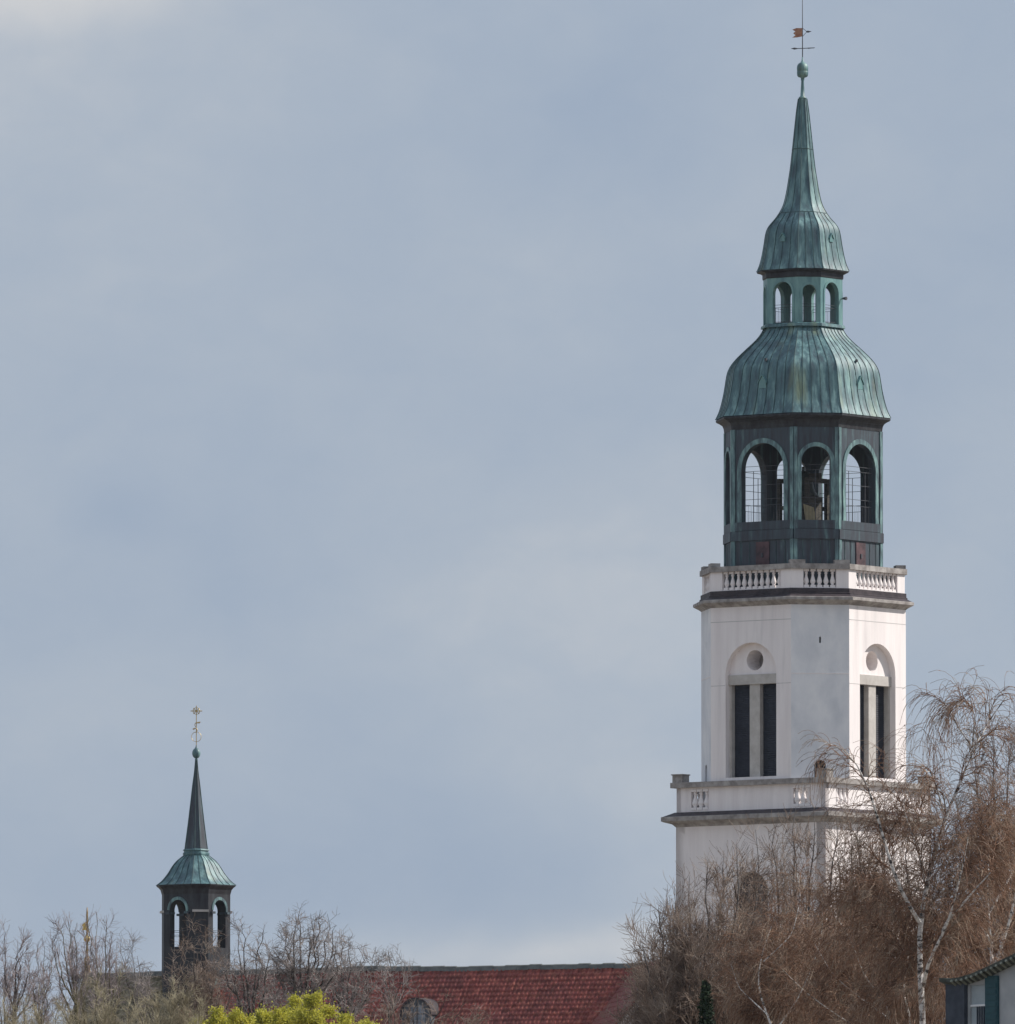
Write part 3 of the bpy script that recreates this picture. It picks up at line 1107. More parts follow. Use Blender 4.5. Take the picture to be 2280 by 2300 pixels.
ca_.data.foreach_set('value', np.full(len(cr_.data.polygons), 0.08, dtype=np.float32))  # cross roof tiles darkened in colour to deepen the shaded left slope
q = MB()
for e in (-1, 1):
    w0 = jn + cperp * e * (hw2 - 0.4)
    zt2 = jn.z - (hw2 - 0.4) * math.tan(PIT) - 0.2
    q.hull8([Vector((*(w0 + cdir * 2).xy, 0)), Vector((*(w0 + cdir * (cl - 0.3)).xy, 0)), Vector((*(w0 + cdir * (cl - 0.3) - cperp * e * 0.4).xy, 0)), Vector((*(w0 + cdir * 2 - cperp * e * 0.4).xy, 0)),
             Vector((*(w0 + cdir * 2).xy, zt2)), Vector((*(w0 + cdir * (cl - 0.3)).xy, zt2)), Vector((*(w0 + cdir * (cl - 0.3) - cperp * e * 0.4).xy, zt2)), Vector((*(w0 + cdir * 2 - cperp * e * 0.4).xy, zt2))])
gf = lambda a, z, d: Vector((jn.x, 0, 0)) + cperp * a + cdir * (cl - 0.3 + d) + Vector((0, 0, z))
q.plate(gf, [(-hw2 + 0.4, 0), (hw2 - 0.4, 0), (hw2 - 0.4, zt2), (0, jn.z - 0.3), (-hw2 + 0.4, zt2)], d0=-0.4, d1=0)
q.build('cross_wall', M['plaster'], church)


def on_roof(px, py):
    """point of the front slope seen at (px, py), nave frame"""
    A = loc((0, 0, CAMZ))
    B = loc(at(px, py, NY))
    dv = B - A
    # plane: z = zr - |y| tan(PIT), on the camera side y*fs > 0
    nrm = Vector((0, fs * math.sin(PIT), math.cos(PIT)))
    P0 = Vector((0, 0, zr - 0.1))
    t = (P0 - A).dot(nrm) / dv.dot(nrm)
    return A + dv * t


# roof dormer and small copper vent on the front slope
M['slate'] = mat('blue_grey_slate', [(0.06, 0.07, 0.085), (0.13, 0.14, 0.16)], rough=0.6, scale=6)
M['dormer_pane'] = mat('painted_sky_pane', [(0.10, 0.12, 0.15), (0.26, 0.29, 0.33)], rough=0.15, spec=0.6, scale=3)  # sky reflection put into the pane's blue-grey base colour
M['white_paint'] = mat('white_paint', [(0.62, 0.64, 0.66), (0.74, 0.75, 0.76)], rough=0.6, scale=4)
M['glass'] = mat('window_glass', [(0.02, 0.025, 0.035), (0.04, 0.05, 0.065)], rough=0.08, spec=0.6, scale=3)
P = on_roof(938, 2312)
q = MB()
w_, h_, dp = 0.74, 1.42, 2.2
x, y0_, z0_ = P.x, P.y + fs * 0.15, P.z


def dfr(a, z, d):
    return Vector((x + a, y0_ + fs * d, z0_ + z))


q.plate(dfr, arch(0, 2 * w_, 0, h_, 14), [arch(0, 0.9, 0.12, 1.2, 12)], d0=-dp, d1=0, back=False)
q.plate(dfr, rect(-0.03, 0.03, 0.12, 1.18), d0=-0.1, d1=-0.03)
q.plate(dfr, rect(-0.44, 0.44, 0.70, 0.75), d0=-0.1, d1=-0.034)
dorm = q.build('dormer', M['slate'], roof)
q = MB()
o2, i2 = arch(0, 2 * w_ + 0.16, 0.45, h_ + 0.08, 14), arch(0, 2 * w_ + 0.01, 0.45, h_ + 0.005, 14)
for e0 in range(1, len(o2)):
    e1 = (e0 + 1) % len(o2)
    if e1 == 0:
        continue
    q.hull8([dfr(*o2[e0], -dp), dfr(*o2[e1], -dp), dfr(*i2[e1], -dp), dfr(*i2[e0], -dp), dfr(*o2[e0], 0.12), dfr(*o2[e1], 0.12), dfr(*i2[e1], 0.12), dfr(*i2[e0], 0.12)])
q.build('dormer_hood', M['lead'], roof)
q = MB()
q.plate(dfr, arch(0, 0.9, 0.12, 1.2, 12), d0=-0.12, d1=-0.08)
q.build('dormer_window', M['dormer_pane'], roof)
P = on_roof(478, 2208)
q = MB()
q.lathe([(0.26, -0.3), (0.26, 0.1), (0.22, 0.35), (0.12, 0.5), (0.03, 0.62)], c=(P.x, P.y + fs * 0.05, P.z), n=8, smooth=False)
q.build('roof_vent', M['copper_bright'], roof)
# gilded finial on the left end of the ridge
S3 = Yl / F
G = loc((rB.x, rB.y, 0))
q = MB()


def g3(py):
    return at(186, py, Yl).z


gx = RL / 2 + 0.12 - 0.2
cfin = (gx, 0, 0)
q.lathe([(11 * S3, g3(2205)), (9 * S3, g3(2190)), (7 * S3, g3(2172)), (5.5 * S3, g3(2160)), (6.5 * S3, g3(2156)), (5.5 * S3, g3(2152)), (3.2 * S3, g3(2146)), (2.2 * S3, g3(2125)), (2 * S3, g3(2050)), (0.8 * S3, g3(2038))], c=cfin, n=12)
fin = q.build('finial', M['gilt_brown'], church)
q = MB()
rb = 7.5 * S3
q.lathe([(rb * math.sin(math.pi * (i + .25) / 12.5), -rb * math.cos(math.pi * (i + .25) / 12.5)) for i in range(13)], c=(gx, 0, g3(2109)), n=16)
q.build('ball', M['gilt'], fin)
q = MB()
vx = (Matrix.Rotation(-church.rotation_euler.z, 3, 'Z') @ Vector((1, 0.2, 0))).normalized()
vn = Vector((-vx.y, vx.x, 0))
q.plate(lambda a, z, d: Vector((gx, 0, 0)) + vx * a * S3 + vn * d * S3 + Vector((0, 0, z)),
        [(2, g3(2092)), (2, g3(2070)), (-6, g3(2072)), (-12, g3(2078)), (-9, g3(2083)), (-12, g3(2090)), (-5, g3(2089))], d0=-0.8, d1=0.8)
q.build('vane_flag', M['gilt'], fin)

# ------------------------------------------------------------------ bell turret
KT = 1.22
tpos = loc(at(440.5, 2178, (NY + Yl) / 2 + 3.0))
TB = rA + (rd * ((rA.x - at(440.5, 2178, Yl - 1.8).x) / abs(rd.x)))
ST = (TB.y * math.cos(TH) + 30 * math.sin(TH)) / F
turret = empty('bell_turret', (at(440.5, 2000, TB.y).x, TB.y, 0), -PHI)
tag(turret, 'slender dark bell turret with green copper cap, thin spire and gilded cross', 'bell turret')


def ZT(py, v=0.0):
    return at(440, py, TB.y - v * ST).z


HT = 77.0
aT, hT, cT_, qT = octa(HT, KT)
vT = aT * CP
q = MB()
tt = 17 * ST
t_top, t_bot = ZT(2021, vT), ZT(2128, vT)
for i in range(8):
    fr, half, n, u = facet(i, HT, KT, ST)
    hole = [arch(0, 46 * ST, t_bot, t_top, 14)] if i % 2 == 0 else []
    q.plate(fr, rect(-half, half, zr - 8, ZT(2000)), hole, d0=-tt, d1=0)
body = q.build('arcade', M['copper_dark'], turret)
for i in range(8):
    fr, half, n, u = facet(i, HT, KT, ST)
    if i % 2 == 0:
        q = MB()
        out, inn = arch(0, 58 * ST, ZT(2050, vT), ZT(2014, vT), 14), arch(0, 46 * ST, ZT(2050, vT), t_top, 14)
        for e0 in range(1, len(out)):
            e1 = (e0 + 1) % len(out)
            if e1 == 0 or (e0 == 0):
                continue
            A0, A1, B0, B1 = out[e0], out[e1], inn[e0], inn[e1]
            q.hull8([fr(*A0, -0.01), fr(*A1, -0.01), fr(*B1, -0.01), fr(*B0, -0.01), fr(*A0, 2 * ST), fr(*A1, 2 * ST), fr(*B1, 2 * ST), fr(*B0, 2 * ST)])
        q.build('archivolt', M['copper_mid'], body)
        q = MB()
        for e in (-1, 1):
            q.box(fr(e * 27 * ST, ZT(2050, vT), -5 * ST), (22 * ST, 12 * ST, 5 * ST), rz=i * math.pi / 4)
        for py in (2090, 2100):
            q.bar(fr(-23 * ST, ZT(py, vT), -6 * ST), fr(23 * ST, ZT(py, vT), -6 * ST), 0.7 * ST, n=4)
        q.build('impost', M['copper_brown'], body)
    else:
        q = MB()
        q.plate(fr, rect(-half, half, ZT(2049, vT), ZT(2044, vT)), d0=-0.01, d1=5 * ST)
        q.build('ledge', M['stone_pale'], body)
q = MB()
ring_stack(q, [(HT - 12, ZT(2132)), (HT - 12, ZT(2128))], KT, ST)
q.build('turret_floor', M['copper_dark'], body)
q = MB()
ring_stack(q, [(HT - 12, ZT(2010)), (HT - 12, ZT(2000))], KT, ST)
q.build('turret_ceiling', M['copper_dark'], body)
q = MB()
ring_stack(q, [(76.5, ZT(2012)), (79, ZT(2004)), (80, ZT(2000)), (84, ZT(1995)), (89, ZT(1991.5)), (89.5, ZT(1989)), (87, ZT(1988))], KT, ST)
q.build('eaves', M['copper_dark'], turret)
q = MB()
loft(q, [(1989, 90), (1983, 81), (1975, 73), (1960, 61.5), (1950, 56), (1943, 51), (1934, 44), (1927, 35), (1922, 28.5)], KT, ST, ZT, (4, 2), rows=22, seam=0.9)
q.build('cap_roof', [M['copper'], M['copper_seam']], turret)
q = MB()
ring_stack(q, [(28, ZT(1923)), (30, ZT(1920)), (30, ZT(1916)), (27.5, ZT(1914)), (27.5, ZT(1912)), (30, ZT(1910.5)), (29, ZT(1908)), (25.5, ZT(1907))], KT, ST)
q.build('collar', M['copper'], turret)
q = MB()
loft(q, [(1907.5, 25.5), (1850, 18), (1800, 12.2), (1750, 6.6), (1744, 4.8), (1725, 3.4), (1706, 1.8)], KT, ST, ZT, (1, 1), rows=24, seam=0.9)
q.build('spire', [M['copper_brown'], M['copper_seam']], turret)
q = MB()
rb = 9.6 * ST
q.lathe([(2 * ST, ZT(1708)), (4 * ST, ZT(1705))] + [(rb * math.sin(math.pi * (i + .6) / 12), ZT(1692) - 1.25 * rb * math.cos(math.pi * (i + .6) / 12)) for i in range(11)] + [(2 * ST, ZT(1678)), (1 * ST, ZT(1674))], n=14)
q.build('ball', M['copper'], turret)


def tv(x, py, d=0.0):
    return ux * x * ST + uy * d * ST + Vector((0, 0, ZT(py)))


def hoop(mb, cx, cy, r, th_, a0=0, a1=360, n=18):
    for i in range(n):
        t0, t1 = R(a0 + (a1 - a0) * i / n), R(a0 + (a1 - a0) * (i + 1) / n)
        mb.bar(tv(cx + r * math.cos(t0), cy - r * math.sin(t0)), tv(cx + r * math.cos(t1), cy - r * math.sin(t1)), th_ * ST, n=4)


q = MB()
q.bar(tv(0, 1678), tv(0, 1585), 0.9 * ST, n=6)
q.bar(tv(-13, 1597), tv(13, 1597), 1.1 * ST, n=6)
for e in (-1, 1):
    q.bar(tv(e * 6.5, 1590.5), tv(-e * 6.5, 1603.5), 0.9 * ST, n=5)
hoop(q, 0, 1597, 7.5, 0.8)
hoop(q, 0, 1655, 11, 0.6)
hoop(q, 2, 1628, 5.5, 0.8, 30, 250, 10)
hoop(q, -3, 1640, 5.0, 0.8, -120, 100, 10)
q.bar(tv(0, 1624), tv(9, 1622), 1.4 * ST, n=5)
q.bar(tv(-8, 1638), tv(-2, 1636), 1.6 * ST, n=5)
q.build('cross', M['gilt_worn'], turret)

# ------------------------------------------------------------------ house at the right edge
HY = 285.0
hP = at(2176, 2260, HY)
hdv = Vector((math.cos(R(55)), -math.sin(R(55)), 0))   # along the gable wall: right and nearer
hn = Vector((-hdv.y, hdv.x, 0))
if hn.y > 0:
    hn = -hn                                          # outward, towards the camera
house = empty('house', (hP.x, hP.y, 0), math.atan2(hdv.y, hdv.x))
tag(house, 'pale grey house with dark tiled eaves and teal shutter at lower right', 'house')
hinv = Matrix.Rotation(-house.rotation_euler.z, 4, 'Z') @ Matrix.Translation(-Vector(house.location))


def wall_pt(px, py):
    A = Vector((0, 0, CAMZ))
    dv = at(px, py, HY) - A
    t = (hP - A).dot(hn) / dv.dot(hn)
    return hinv @ (A + dv * t)                        # local: x along wall, y inwards/outwards, z


hs = 1.0 if (Matrix.Rotation(-house.rotation_euler.z, 3, 'Z') @ hn).y > 0 else -1.0   # outward local y sign
M['house_wall'] = mat('pale_grey_render', [(0.31, 0.325, 0.34), (0.40, 0.41, 0.42)], rough=0.9, scale=2)
M['teal'] = mat('teal_paint', [(0.012, 0.05, 0.065), (0.02, 0.075, 0.09)], rough=0.6, scale=3)
M['dark_board'] = mat('dark_blue_grey_board', [(0.03, 0.038, 0.055), (0.05, 0.06, 0.08)], rough=0.7, scale=4)
M['dark_tile'] = mat('dark_mossy_tile', [(0.035, 0.04, 0.035), (0.085, 0.09, 0.075)], rough=0.8, scale=5)
M['tile_end'] = mat('weathered_tile_end', [(0.14, 0.15, 0.12), (0.26, 0.27, 0.22)], rough=0.85, scale=6)
M['pane_pale'] = mat('pale_curtain', [(0.28, 0.33, 0.36), (0.36, 0.41, 0.44)], rough=0.5, scale=2)
vpx = [(2129, 2197), (2152, 2198.5), (2176, 2195), (2199, 2188), (2238.5, 2171), (2280, 2151), (2330, 2127)]
ve = [wall_pt(*p) for p in vpx]
sl = (ve[-1].z - ve[-2].z) / (ve[-1].x - ve[-2].x)
apex_x = ve[-1].x + 1.6
apex = Vector((apex_x, 0, ve[-1].z + sl * 1.6))
left_x = wall_pt(2133, 2250).x
und = 15.0 * HY / F                                    # verge thickness


def vz(x):
    for a, b in zip(ve, ve[1:]):
        if a.x <= x <= b.x:
            return a.z + (b.z - a.z) * (x - a.x) / (b.x - a.x)
    return ve[-1].z + sl * (x - ve[-1].x)


def wr(x, z, d):
    return Vector((x, hs * d, z))


q = MB()
xs_ = [left_x] + [v.x for v in ve if v.x > left_x] + [apex_x]
top = [(x, vz(x) - und * 0.9) for x in xs_]
mir = [(2 * apex_x - x, z) for x, z in top[:-1]][::-1]
wx0, wx1 = wall_pt(2178, 2260).x, wall_pt(2216, 2260).x
wz1 = wall_pt(2196, 2212).z
q.plate(wr, [(2 * apex_x - left_x, 0), ] + mir[::-1] + top[::-1] + [(left_x, 0)], [rect(wx0, wx1, wz1 - 1.5, wz1)], d0=-0.3, d1=0)
LEN = 9.0
for x in (left_x + 0.15, 2 * apex_x - left_x - 0.15):
    zt_ = vz(left_x) - und
    q.box((x, -hs * (0.3 + LEN / 2), zt_ / 2), (0.3, LEN, zt_))
q.build('wall', M['house_wall'], house)
q = MB()
full = [(x, vz(x)) for x in [ve[0].x] + xs_[1:]]
fullm = full + [(2 * apex_x - x, z) for x, z in full[:-1]][::-1]
for a, b in zip(fullm, fullm[1:]):
    q.hull8([wr(a[0], a[1] - und * 0.55, 0.22), wr(b[0], b[1] - und * 0.55, 0.22), wr(b[0], b[1] - und * 0.55, -LEN - 0.5), wr(a[0], a[1] - und * 0.55, -LEN - 0.5),
             wr(a[0], a[1], 0.22), wr(b[0], b[1], 0.22), wr(b[0], b[1], -LEN - 0.5), wr(a[0], a[1], -LEN - 0.5)])
hroof = q.build('roof', M['dark_tile'], house)
q = MB()
x = ve[1].x + 0.03                                     # dark soffit with a row of small pale tile ends
while x < apex_x:
    z = vz(x)
    q.bar(wr(x, z - und * 1.02, 0.06), wr(x + 0.07, z - und * 0.40, 0.245), 0.030, n=6)
    x += 0.165
q.build('verge_tile', M['tile_end'], hroof)
q = MB()
for a_, b_2 in zip(full, full[1:]):
    q.hull8([wr(a_[0], a_[1] - und * 1.05, 0.003), wr(b_2[0], b_2[1] - und * 1.05, 0.003), wr(b_2[0], b_2[1] - und * 1.05, 0.05), wr(a_[0], a_[1] - und * 1.05, 0.05),
             wr(a_[0], a_[1] - und * 0.56, 0.003), wr(b_2[0], b_2[1] - und * 0.56, 0.003), wr(b_2[0], b_2[1] - und * 0.56, 0.21), wr(a_[0], a_[1] - und * 0.56, 0.21)])
q.build('barge_board', M['dark_tile'], hroof)
q = MB()
x0_, x1_ = wall_pt(2132, 2260).x, wall_pt(2174, 2260).x
q.plate(wr, rect(x0_, x1_, 0, vz(x0_) - und * 0.9), d0=0.003, d1=0.09)
q.build('corner_board', M['dark_board'], house)
q = MB()
q.plate(wr, rect(wx0, wx1, wz1 - 1.5, wz1), d0=-0.08, d1=-0.05)
wn = q.build('window', M['pane_pale'], house)
q = MB()
zl_ = wall_pt(2200, 2258).z
q.plate(wr, rect(wx0, wx1, zl_ - 0.02, zl_ + 0.02), d0=-0.045, d1=-0.02)
for j in range(5):
    xx = wx0 + (wx1 - wx0) * (0.35 + 0.13 * j)
    q.plate(wr, rect(xx, xx + 0.03, wz1 - 1.5, zl_ - 0.02), d0=-0.045, d1=-0.025, mi=1)
q.build('window_bars', [M['white_paint'], M['dark_board']], wn)
q = MB()
sx0, sx1 = wall_pt(2217, 2260).x, wall_pt(2245, 2260).x
q.plate(wr, rect(sx0, sx1, wz1 - 1.5, wz1 + 0.16), d0=0.003, d1=0.05)
for j in range(12):
    q.plate(wr, rect(sx0 + 0.04, sx1 - 0.04, wz1 - 1.45 + j * 0.125, wz1 - 1.37 + j * 0.125), d0=0.05, d1=0.062)
q.build('shutter', M['teal'], house)


# ------------------------------------------------------------------ trees
def resample(pts, n):
    p = np.asarray(pts, float)
    d = np.concatenate([[0], np.cumsum(np.linalg.norm(np.diff(p, axis=0), axis=1))])
    t = np.linspace(0, d[-1], n)
    o = np.stack([np.interp(t, d, p[:, k]) for k in range(3)], 1)
    if n > 4:
        for _ in range(1):
            o2 = o.copy()
            o2[1:-1] = 0.2 * o[:-2] + 0.6 * o[1:-1] + 0.2 * o[2:]
            o = o2
    return o


def grow(par, count, t=(0.15, 1.0), L=(0.5, 1.0), ang=(25, 55), bias=(0, 0, 0), trop=(0, 0, 0), jit=0.12, n=5, r=(0.01, 0.004), tipshort=0.5, zmin=None, crook=0.0):
    """branches growing off parent branches: par = (P[B,n,3], Rad[B,n])"""
    P, Rd = par
    B, m, _ = P.shape
    ln = np.linalg.norm(np.diff(P, axis=1), axis=2).sum(1)
    idx = rng.choice(B, count, p=ln / ln.sum())
    tt = rng.uniform(t[0], t[1], count)
    f = tt * (m - 1)
    i0 = np.minimum(f.astype(int), m - 2)
    w = (f - i0)[:, None]
    pos = P[idx, i0] * (1 - w) + P[idx, i0 + 1] * w
    rad = Rd[idx, i0] * (1 - w[:, 0]) + Rd[idx, i0 + 1] * w[:, 0]
    if zmin is not None:
        kp = pos[:, 2] > zmin
        pos, tt, idx, i0, rad = pos[kp], tt[kp], idx[kp], i0[kp], rad[kp]
        count = len(pos)
    tan = P[idx, i0 + 1] - P[idx, i0]
    tan /= np.linalg.norm(tan, axis=1, keepdims=True) + 1e-9
    v = rng.normal(size=(count, 3))
    v -= tan * (v * tan).sum(1, keepdims=True)
    v /= np.linalg.norm(v, axis=1, keepdims=True) + 1e-9
    a = np.radians(rng.uniform(ang[0], ang[1], count))[:, None]
    d = tan * np.cos(a) + v * np.sin(a) + np.array(bias)
    d /= np.linalg.norm(d, axis=1, keepdims=True)
    length = rng.uniform(L[0], L[1], count) * (1 - tipshort * tt)
    out = np.zeros((count, n, 3))
    out[:, 0] = pos
    st = (length / (n - 1))[:, None]
    bend = rng.normal(size=(count, 3)) * crook
    for k in range(1, n):
        pos = pos + d * st
        out[:, k] = pos
        d = d + rng.normal(size=(count, 3)) * jit + np.array(trop) + bend
        if crook:
            bend = np.where(rng.random((count, 1)) < 0.4, -bend, bend)
        d /= np.linalg.norm(d, axis=1, keepdims=True)
    r0 = np.minimum(rad * 0.8, r[0]) * rng.uniform(0.8, 1.15, count)
    rr = r0[:, None] * np.linspace(1, 0, n)[None] + min(r[1], r[0]) * np.linspace(0, 1, n)[None]
    return out, rr


def tubes(parts, sides):
    """stack several (P, R) branch sets into one vertex / quad array"""
    Vs, Fs, off = [], [], 0
    for P, Rd in parts:
        B, n, _ = P.shape
        T = np.gradient(P, axis=1)
        T /= np.linalg.norm(T, axis=2, keepdims=True) + 1e-9
        ref = np.where(np.abs(T[..., 2:3]) > 0.9, np.array([1.0, 0.1, 0]), np.array([0.13, 0.1, 1.0]))
        U = np.cross(T, ref)
        U /= np.linalg.norm(U, axis=2, keepdims=True) + 1e-9
        W = np.cross(T, U)
        an = np.arange(sides) * 2 * np.pi / sides
        V = P[:, :, None] + Rd[:, :, None, None] * (U[:, :, None] * np.cos(an)[None, None, :, None] + W[:, :, None] * np.sin(an)[None, None, :, None])
        Vs.append(V.reshape(-1, 3))
        b, k, s = np.meshgrid(np.arange(B), np.arange(n - 1), np.arange(sides), indexing='ij')
        s2 = (s + 1) % sides
        base = off + (b * n + k) * sides
        Fs.append(np.stack([base + s, base + s2, base + sides + s2, base + sides + s], -1).reshape(-1, 4))
        off += B * n * sides
    return np.concatenate(Vs), np.concatenate(Fs)


def leaf_quads(centers, size, aspect=1.5, hang=0.0):
    n = len(centers)
    u = rng.normal(size=(n, 3))
    u[:, 2] -= hang * 2
    u /= np.linalg.norm(u, axis=1, keepdims=True)
    v = rng.normal(size=(n, 3))
    v -= u * (u * v).sum(1, keepdims=True)
    v /= np.linalg.norm(v, axis=1, keepdims=True)
    s = (rng.uniform(0.6, 1.3, n) * size)[:, None]
    a, b = u * s * aspect / 2, v * s / 2
    w = np.cross(u, v) * s * 0.2
    V = np.stack([centers - a, centers + b + w, centers + a, centers - b + w], 1).reshape(-1, 3)
    return V, np.arange(4 * n).reshape(-1, 4)


def bark(name, cols, scale=3.0, stretch=(1, 1, 1), rough=0.9):
    return mat(name, cols, rough=rough, spec=0.15, scale=scale, stretch=stretch, contrast=(0.35, 0.62))


B_WHITE = bark('birch_bark', [(0.06, 0.055, 0.055), (0.62, 0.59, 0.56), (0.74, 0.71, 0.68)], scale=4.5, stretch=(1, 1, 1.8))
B_WHITE.node_tree.nodes['Color Ramp'].color_ramp.elements[0].position = 0.40
B_WHITE.node_tree.nodes['Color Ramp'].color_ramp.elements[1].position = 0.50
B_DARK = bark('dark_bark', [(0.055, 0.047, 0.045), (0.11, 0.095, 0.085)])
B_OLIVE = bark('olive_bark', [(0.075, 0.065, 0.035), (0.14, 0.12, 0.07)])
B_GREY = bark('grey_bark', [(0.085, 0.08, 0.08), (0.17, 0.155, 0.15)])
T_RED = bark('red_brown_twig', [(0.075, 0.042, 0.030), (0.245, 0.138, 0.090), (0.35, 0.275, 0.21)], 2.2)
T_BROWN = bark('brown_twig', [(0.080, 0.058, 0.047), (0.225, 0.162, 0.128), (0.37, 0.305, 0.255)], 2.2)
T_GREY = bark('grey_twig', [(0.12, 0.105, 0.10), (0.36, 0.315, 0.30)], 2.0)
T_OLIVE = bark('olive_twig', [(0.16, 0.13, 0.08), (0.46, 0.41, 0.29)], 2.0)
T_PINK = bark('pinkish_grey_twig', [(0.14, 0.115, 0.115), (0.40, 0.34, 0.34)], 2.0)


def finish_tree(name, base, trunk_sets, crown_sets, bark_m, twig_m, label, cat='tree', group=None, leaves=None, leaf_m=None):
    root = empty(name, base)
    tag(root, label, cat, group)
    b = np.array(base)
    V, Fq_ = tubes([(P - b, Rd) for P, Rd in trunk_sets], 7)
    np_mesh('trunk', V, Fq_, bark_m, root, smooth=True)
    V, Fq_ = tubes([(P - b, Rd) for P, Rd in crown_sets], 3)
    mats = [twig_m]
    o = np_mesh('crown', V, Fq_, mats, root, smooth=True)
    if leaves is not None:
        V, Fl = leaf_quads(leaves[0] - b, leaves[1], leaves[2], leaves[3])
        np_mesh('buds', V, Fl, leaf_m, root)
    return root


def stems(lines, Y, n=12, spread=0.0):
    """trunk and limb polylines given as picture points; r0, r1 in metres; dy = depth drift along the limb"""
    Ps, Rs = [], []
    for pts, r0, r1, y0, y1 in lines:
        m = len(pts)
        w = [np.array(at(px, py, Y + y0 + (y1 - y0) * i / max(m - 1, 1))) for i, (px, py) in enumerate(pts)]
        Ps.append(resample(w, n))
        Rs.append(np.linspace(r0, r1, n))
    return np.stack(Ps), np.stack(Rs)


def cat(*sets):
    m = max(s[0].shape[1] for s in sets)
    P = np.concatenate([np.stack([resample(p, m) for p in s[0]]) if s[0].shape[1] != m else s[0] for s in sets])
    Rd = np.concatenate([np.stack([np.interp(np.linspace(0, 1, m), np.linspace(0, 1, s[1].shape[1]), r) for r in s[1]]) if s[1].shape[1] != m else s[1] for s in sets])
    return P, Rd


def along(S_, count, t0=0.2):
    P, _ = S_
    B, n, _ = P.shape
    idx = rng.integers(0, B, count)
    f = rng.uniform(t0, 1, count) * (n - 1)
    i = np.minimum(f.astype(int), n - 2)
    w = (f - i)[:, None]
    return P[idx, i] * (1 - w) + P[idx, i + 1] * w


def gpt(px, Y):
    """picture row where the ground shows under column px at depth Y"""
    lo_, hi_ = 2300.0, 6000.0
    for _ in range(60):
        mid = (lo_ + hi_) / 2
        if at(px, mid, Y).z > 0:
            lo_ = mid
        else:
            hi_ = mid
    return lo_


def envelope(pts):
    """upper outline of a crown through picture points"""
    pts = sorted(pts)
    h = []
    for p_ in pts:
        while len(h) >= 2 and (h[-1][0] - h[-2][0]) * (p_[1] - h[-2][1]) - (h[-1][1] - h[-2][1]) * (p_[0] - h[-2][0]) < 0:
            h.pop()
        h.append(p_)
    return [a for a, b in h], [b for a, b in h]


def fill_targets(pts, n, ybot=2325, pw=0.8):
    hx, hy = envelope(pts)
    out = []
    for _ in range(n):
        x = random.uniform(hx[0], hx[-1])
        yt = float(np.interp(x, hx, hy))
        out.append((x, yt + 10 + (ybot - yt) * random.random() ** pw))
    return out


def birch(label, Y, lines, base_px, dens, twig=T_RED, rt=0.0048, zlow=None, droop=-0.42, group='birches by the house', L1=(0.6, 1.6), buds=2500, nb=(60, 420), env=None, fill=0):
    base = at(base_px, gpt(base_px, Y), Y)
    lines = list(lines)
    n0 = len(lines)
    for (tx, ty) in (fill_targets(env, fill) if fill else []):
        best = None
        for _ in range(12):                            # leave from a stem point below and near the target
            ln_ = lines[random.randrange(n0)]
            k = random.randrange(len(ln_[0]))
            sx, sy = ln_[0][k]
            cost = abs(tx - sx) + max(0, ty + 30 - sy) * 4 + 0.3 * abs(sy - ty)
            if best is None or cost < best[0]:
                best = (cost, sx, sy, ln_[3] + (ln_[4] - ln_[3]) * k / max(len(ln_[0]) - 1, 1))
        _, sx, sy, dy_ = best
        lines.append(([(sx, sy), (sx + (tx - sx) * 0.35, sy + (ty - sy) * 0.6 - 12), (sx + (tx - sx) * 0.8, ty - 14), (tx, ty)], 0.013, 0.004, dy_ + 0.3, dy_ + random.uniform(0.2, 3.2)))
    ST_ = stems(lines[:n0], Y)
    FL = stems(lines[n0:], Y) if len(lines) > n0 else None
    AL = cat(ST_, FL) if FL else ST_
    main = stems([([(base_px, gpt(base_px, Y)), (base_px + 3, (gpt(base_px, Y) + lines[0][0][0][1]) / 2), lines[0][0][0]], lines[0][1] * 1.7, lines[0][1], 0, lines[0][3])], Y)
    a1 = grow(AL, nb[0], t=(0.25, 1), L=L1, ang=(20, 50), bias=(0, 0, 0.15), trop=(0, 0, 0.02), jit=0.10, n=8, r=(0.028, 0.008), zmin=zlow)
    src = cat(AL, a1)
    a2 = grow(src, nb[1], t=(0.25, 1), L=(0.5, 1.4), ang=(25, 60), trop=(0, 0, -0.05), jit=0.14, n=7, r=(0.012, 0.005), zmin=zlow)
    src2 = cat(a1, a2)
    a3 = grow(src2, int(dens * 0.62), t=(0.15, 1), L=(0.4, 1.25), ang=(20, 70), trop=(0, 0, droop), jit=0.08, n=6, r=(rt * 1.15, rt * 0.75), tipshort=0.3, zmin=zlow)
    lv = along(a3, buds, 0.3)
    return finish_tree('birch', base, [(np.concatenate([main[0], ST_[0]]), np.concatenate([main[1], ST_[1]]))], [a1, a2, a3] + ([FL] if FL else []), B_WHITE, twig, label, 'tree', group, (lv, 0.022, 2.4, 0.6), twig)


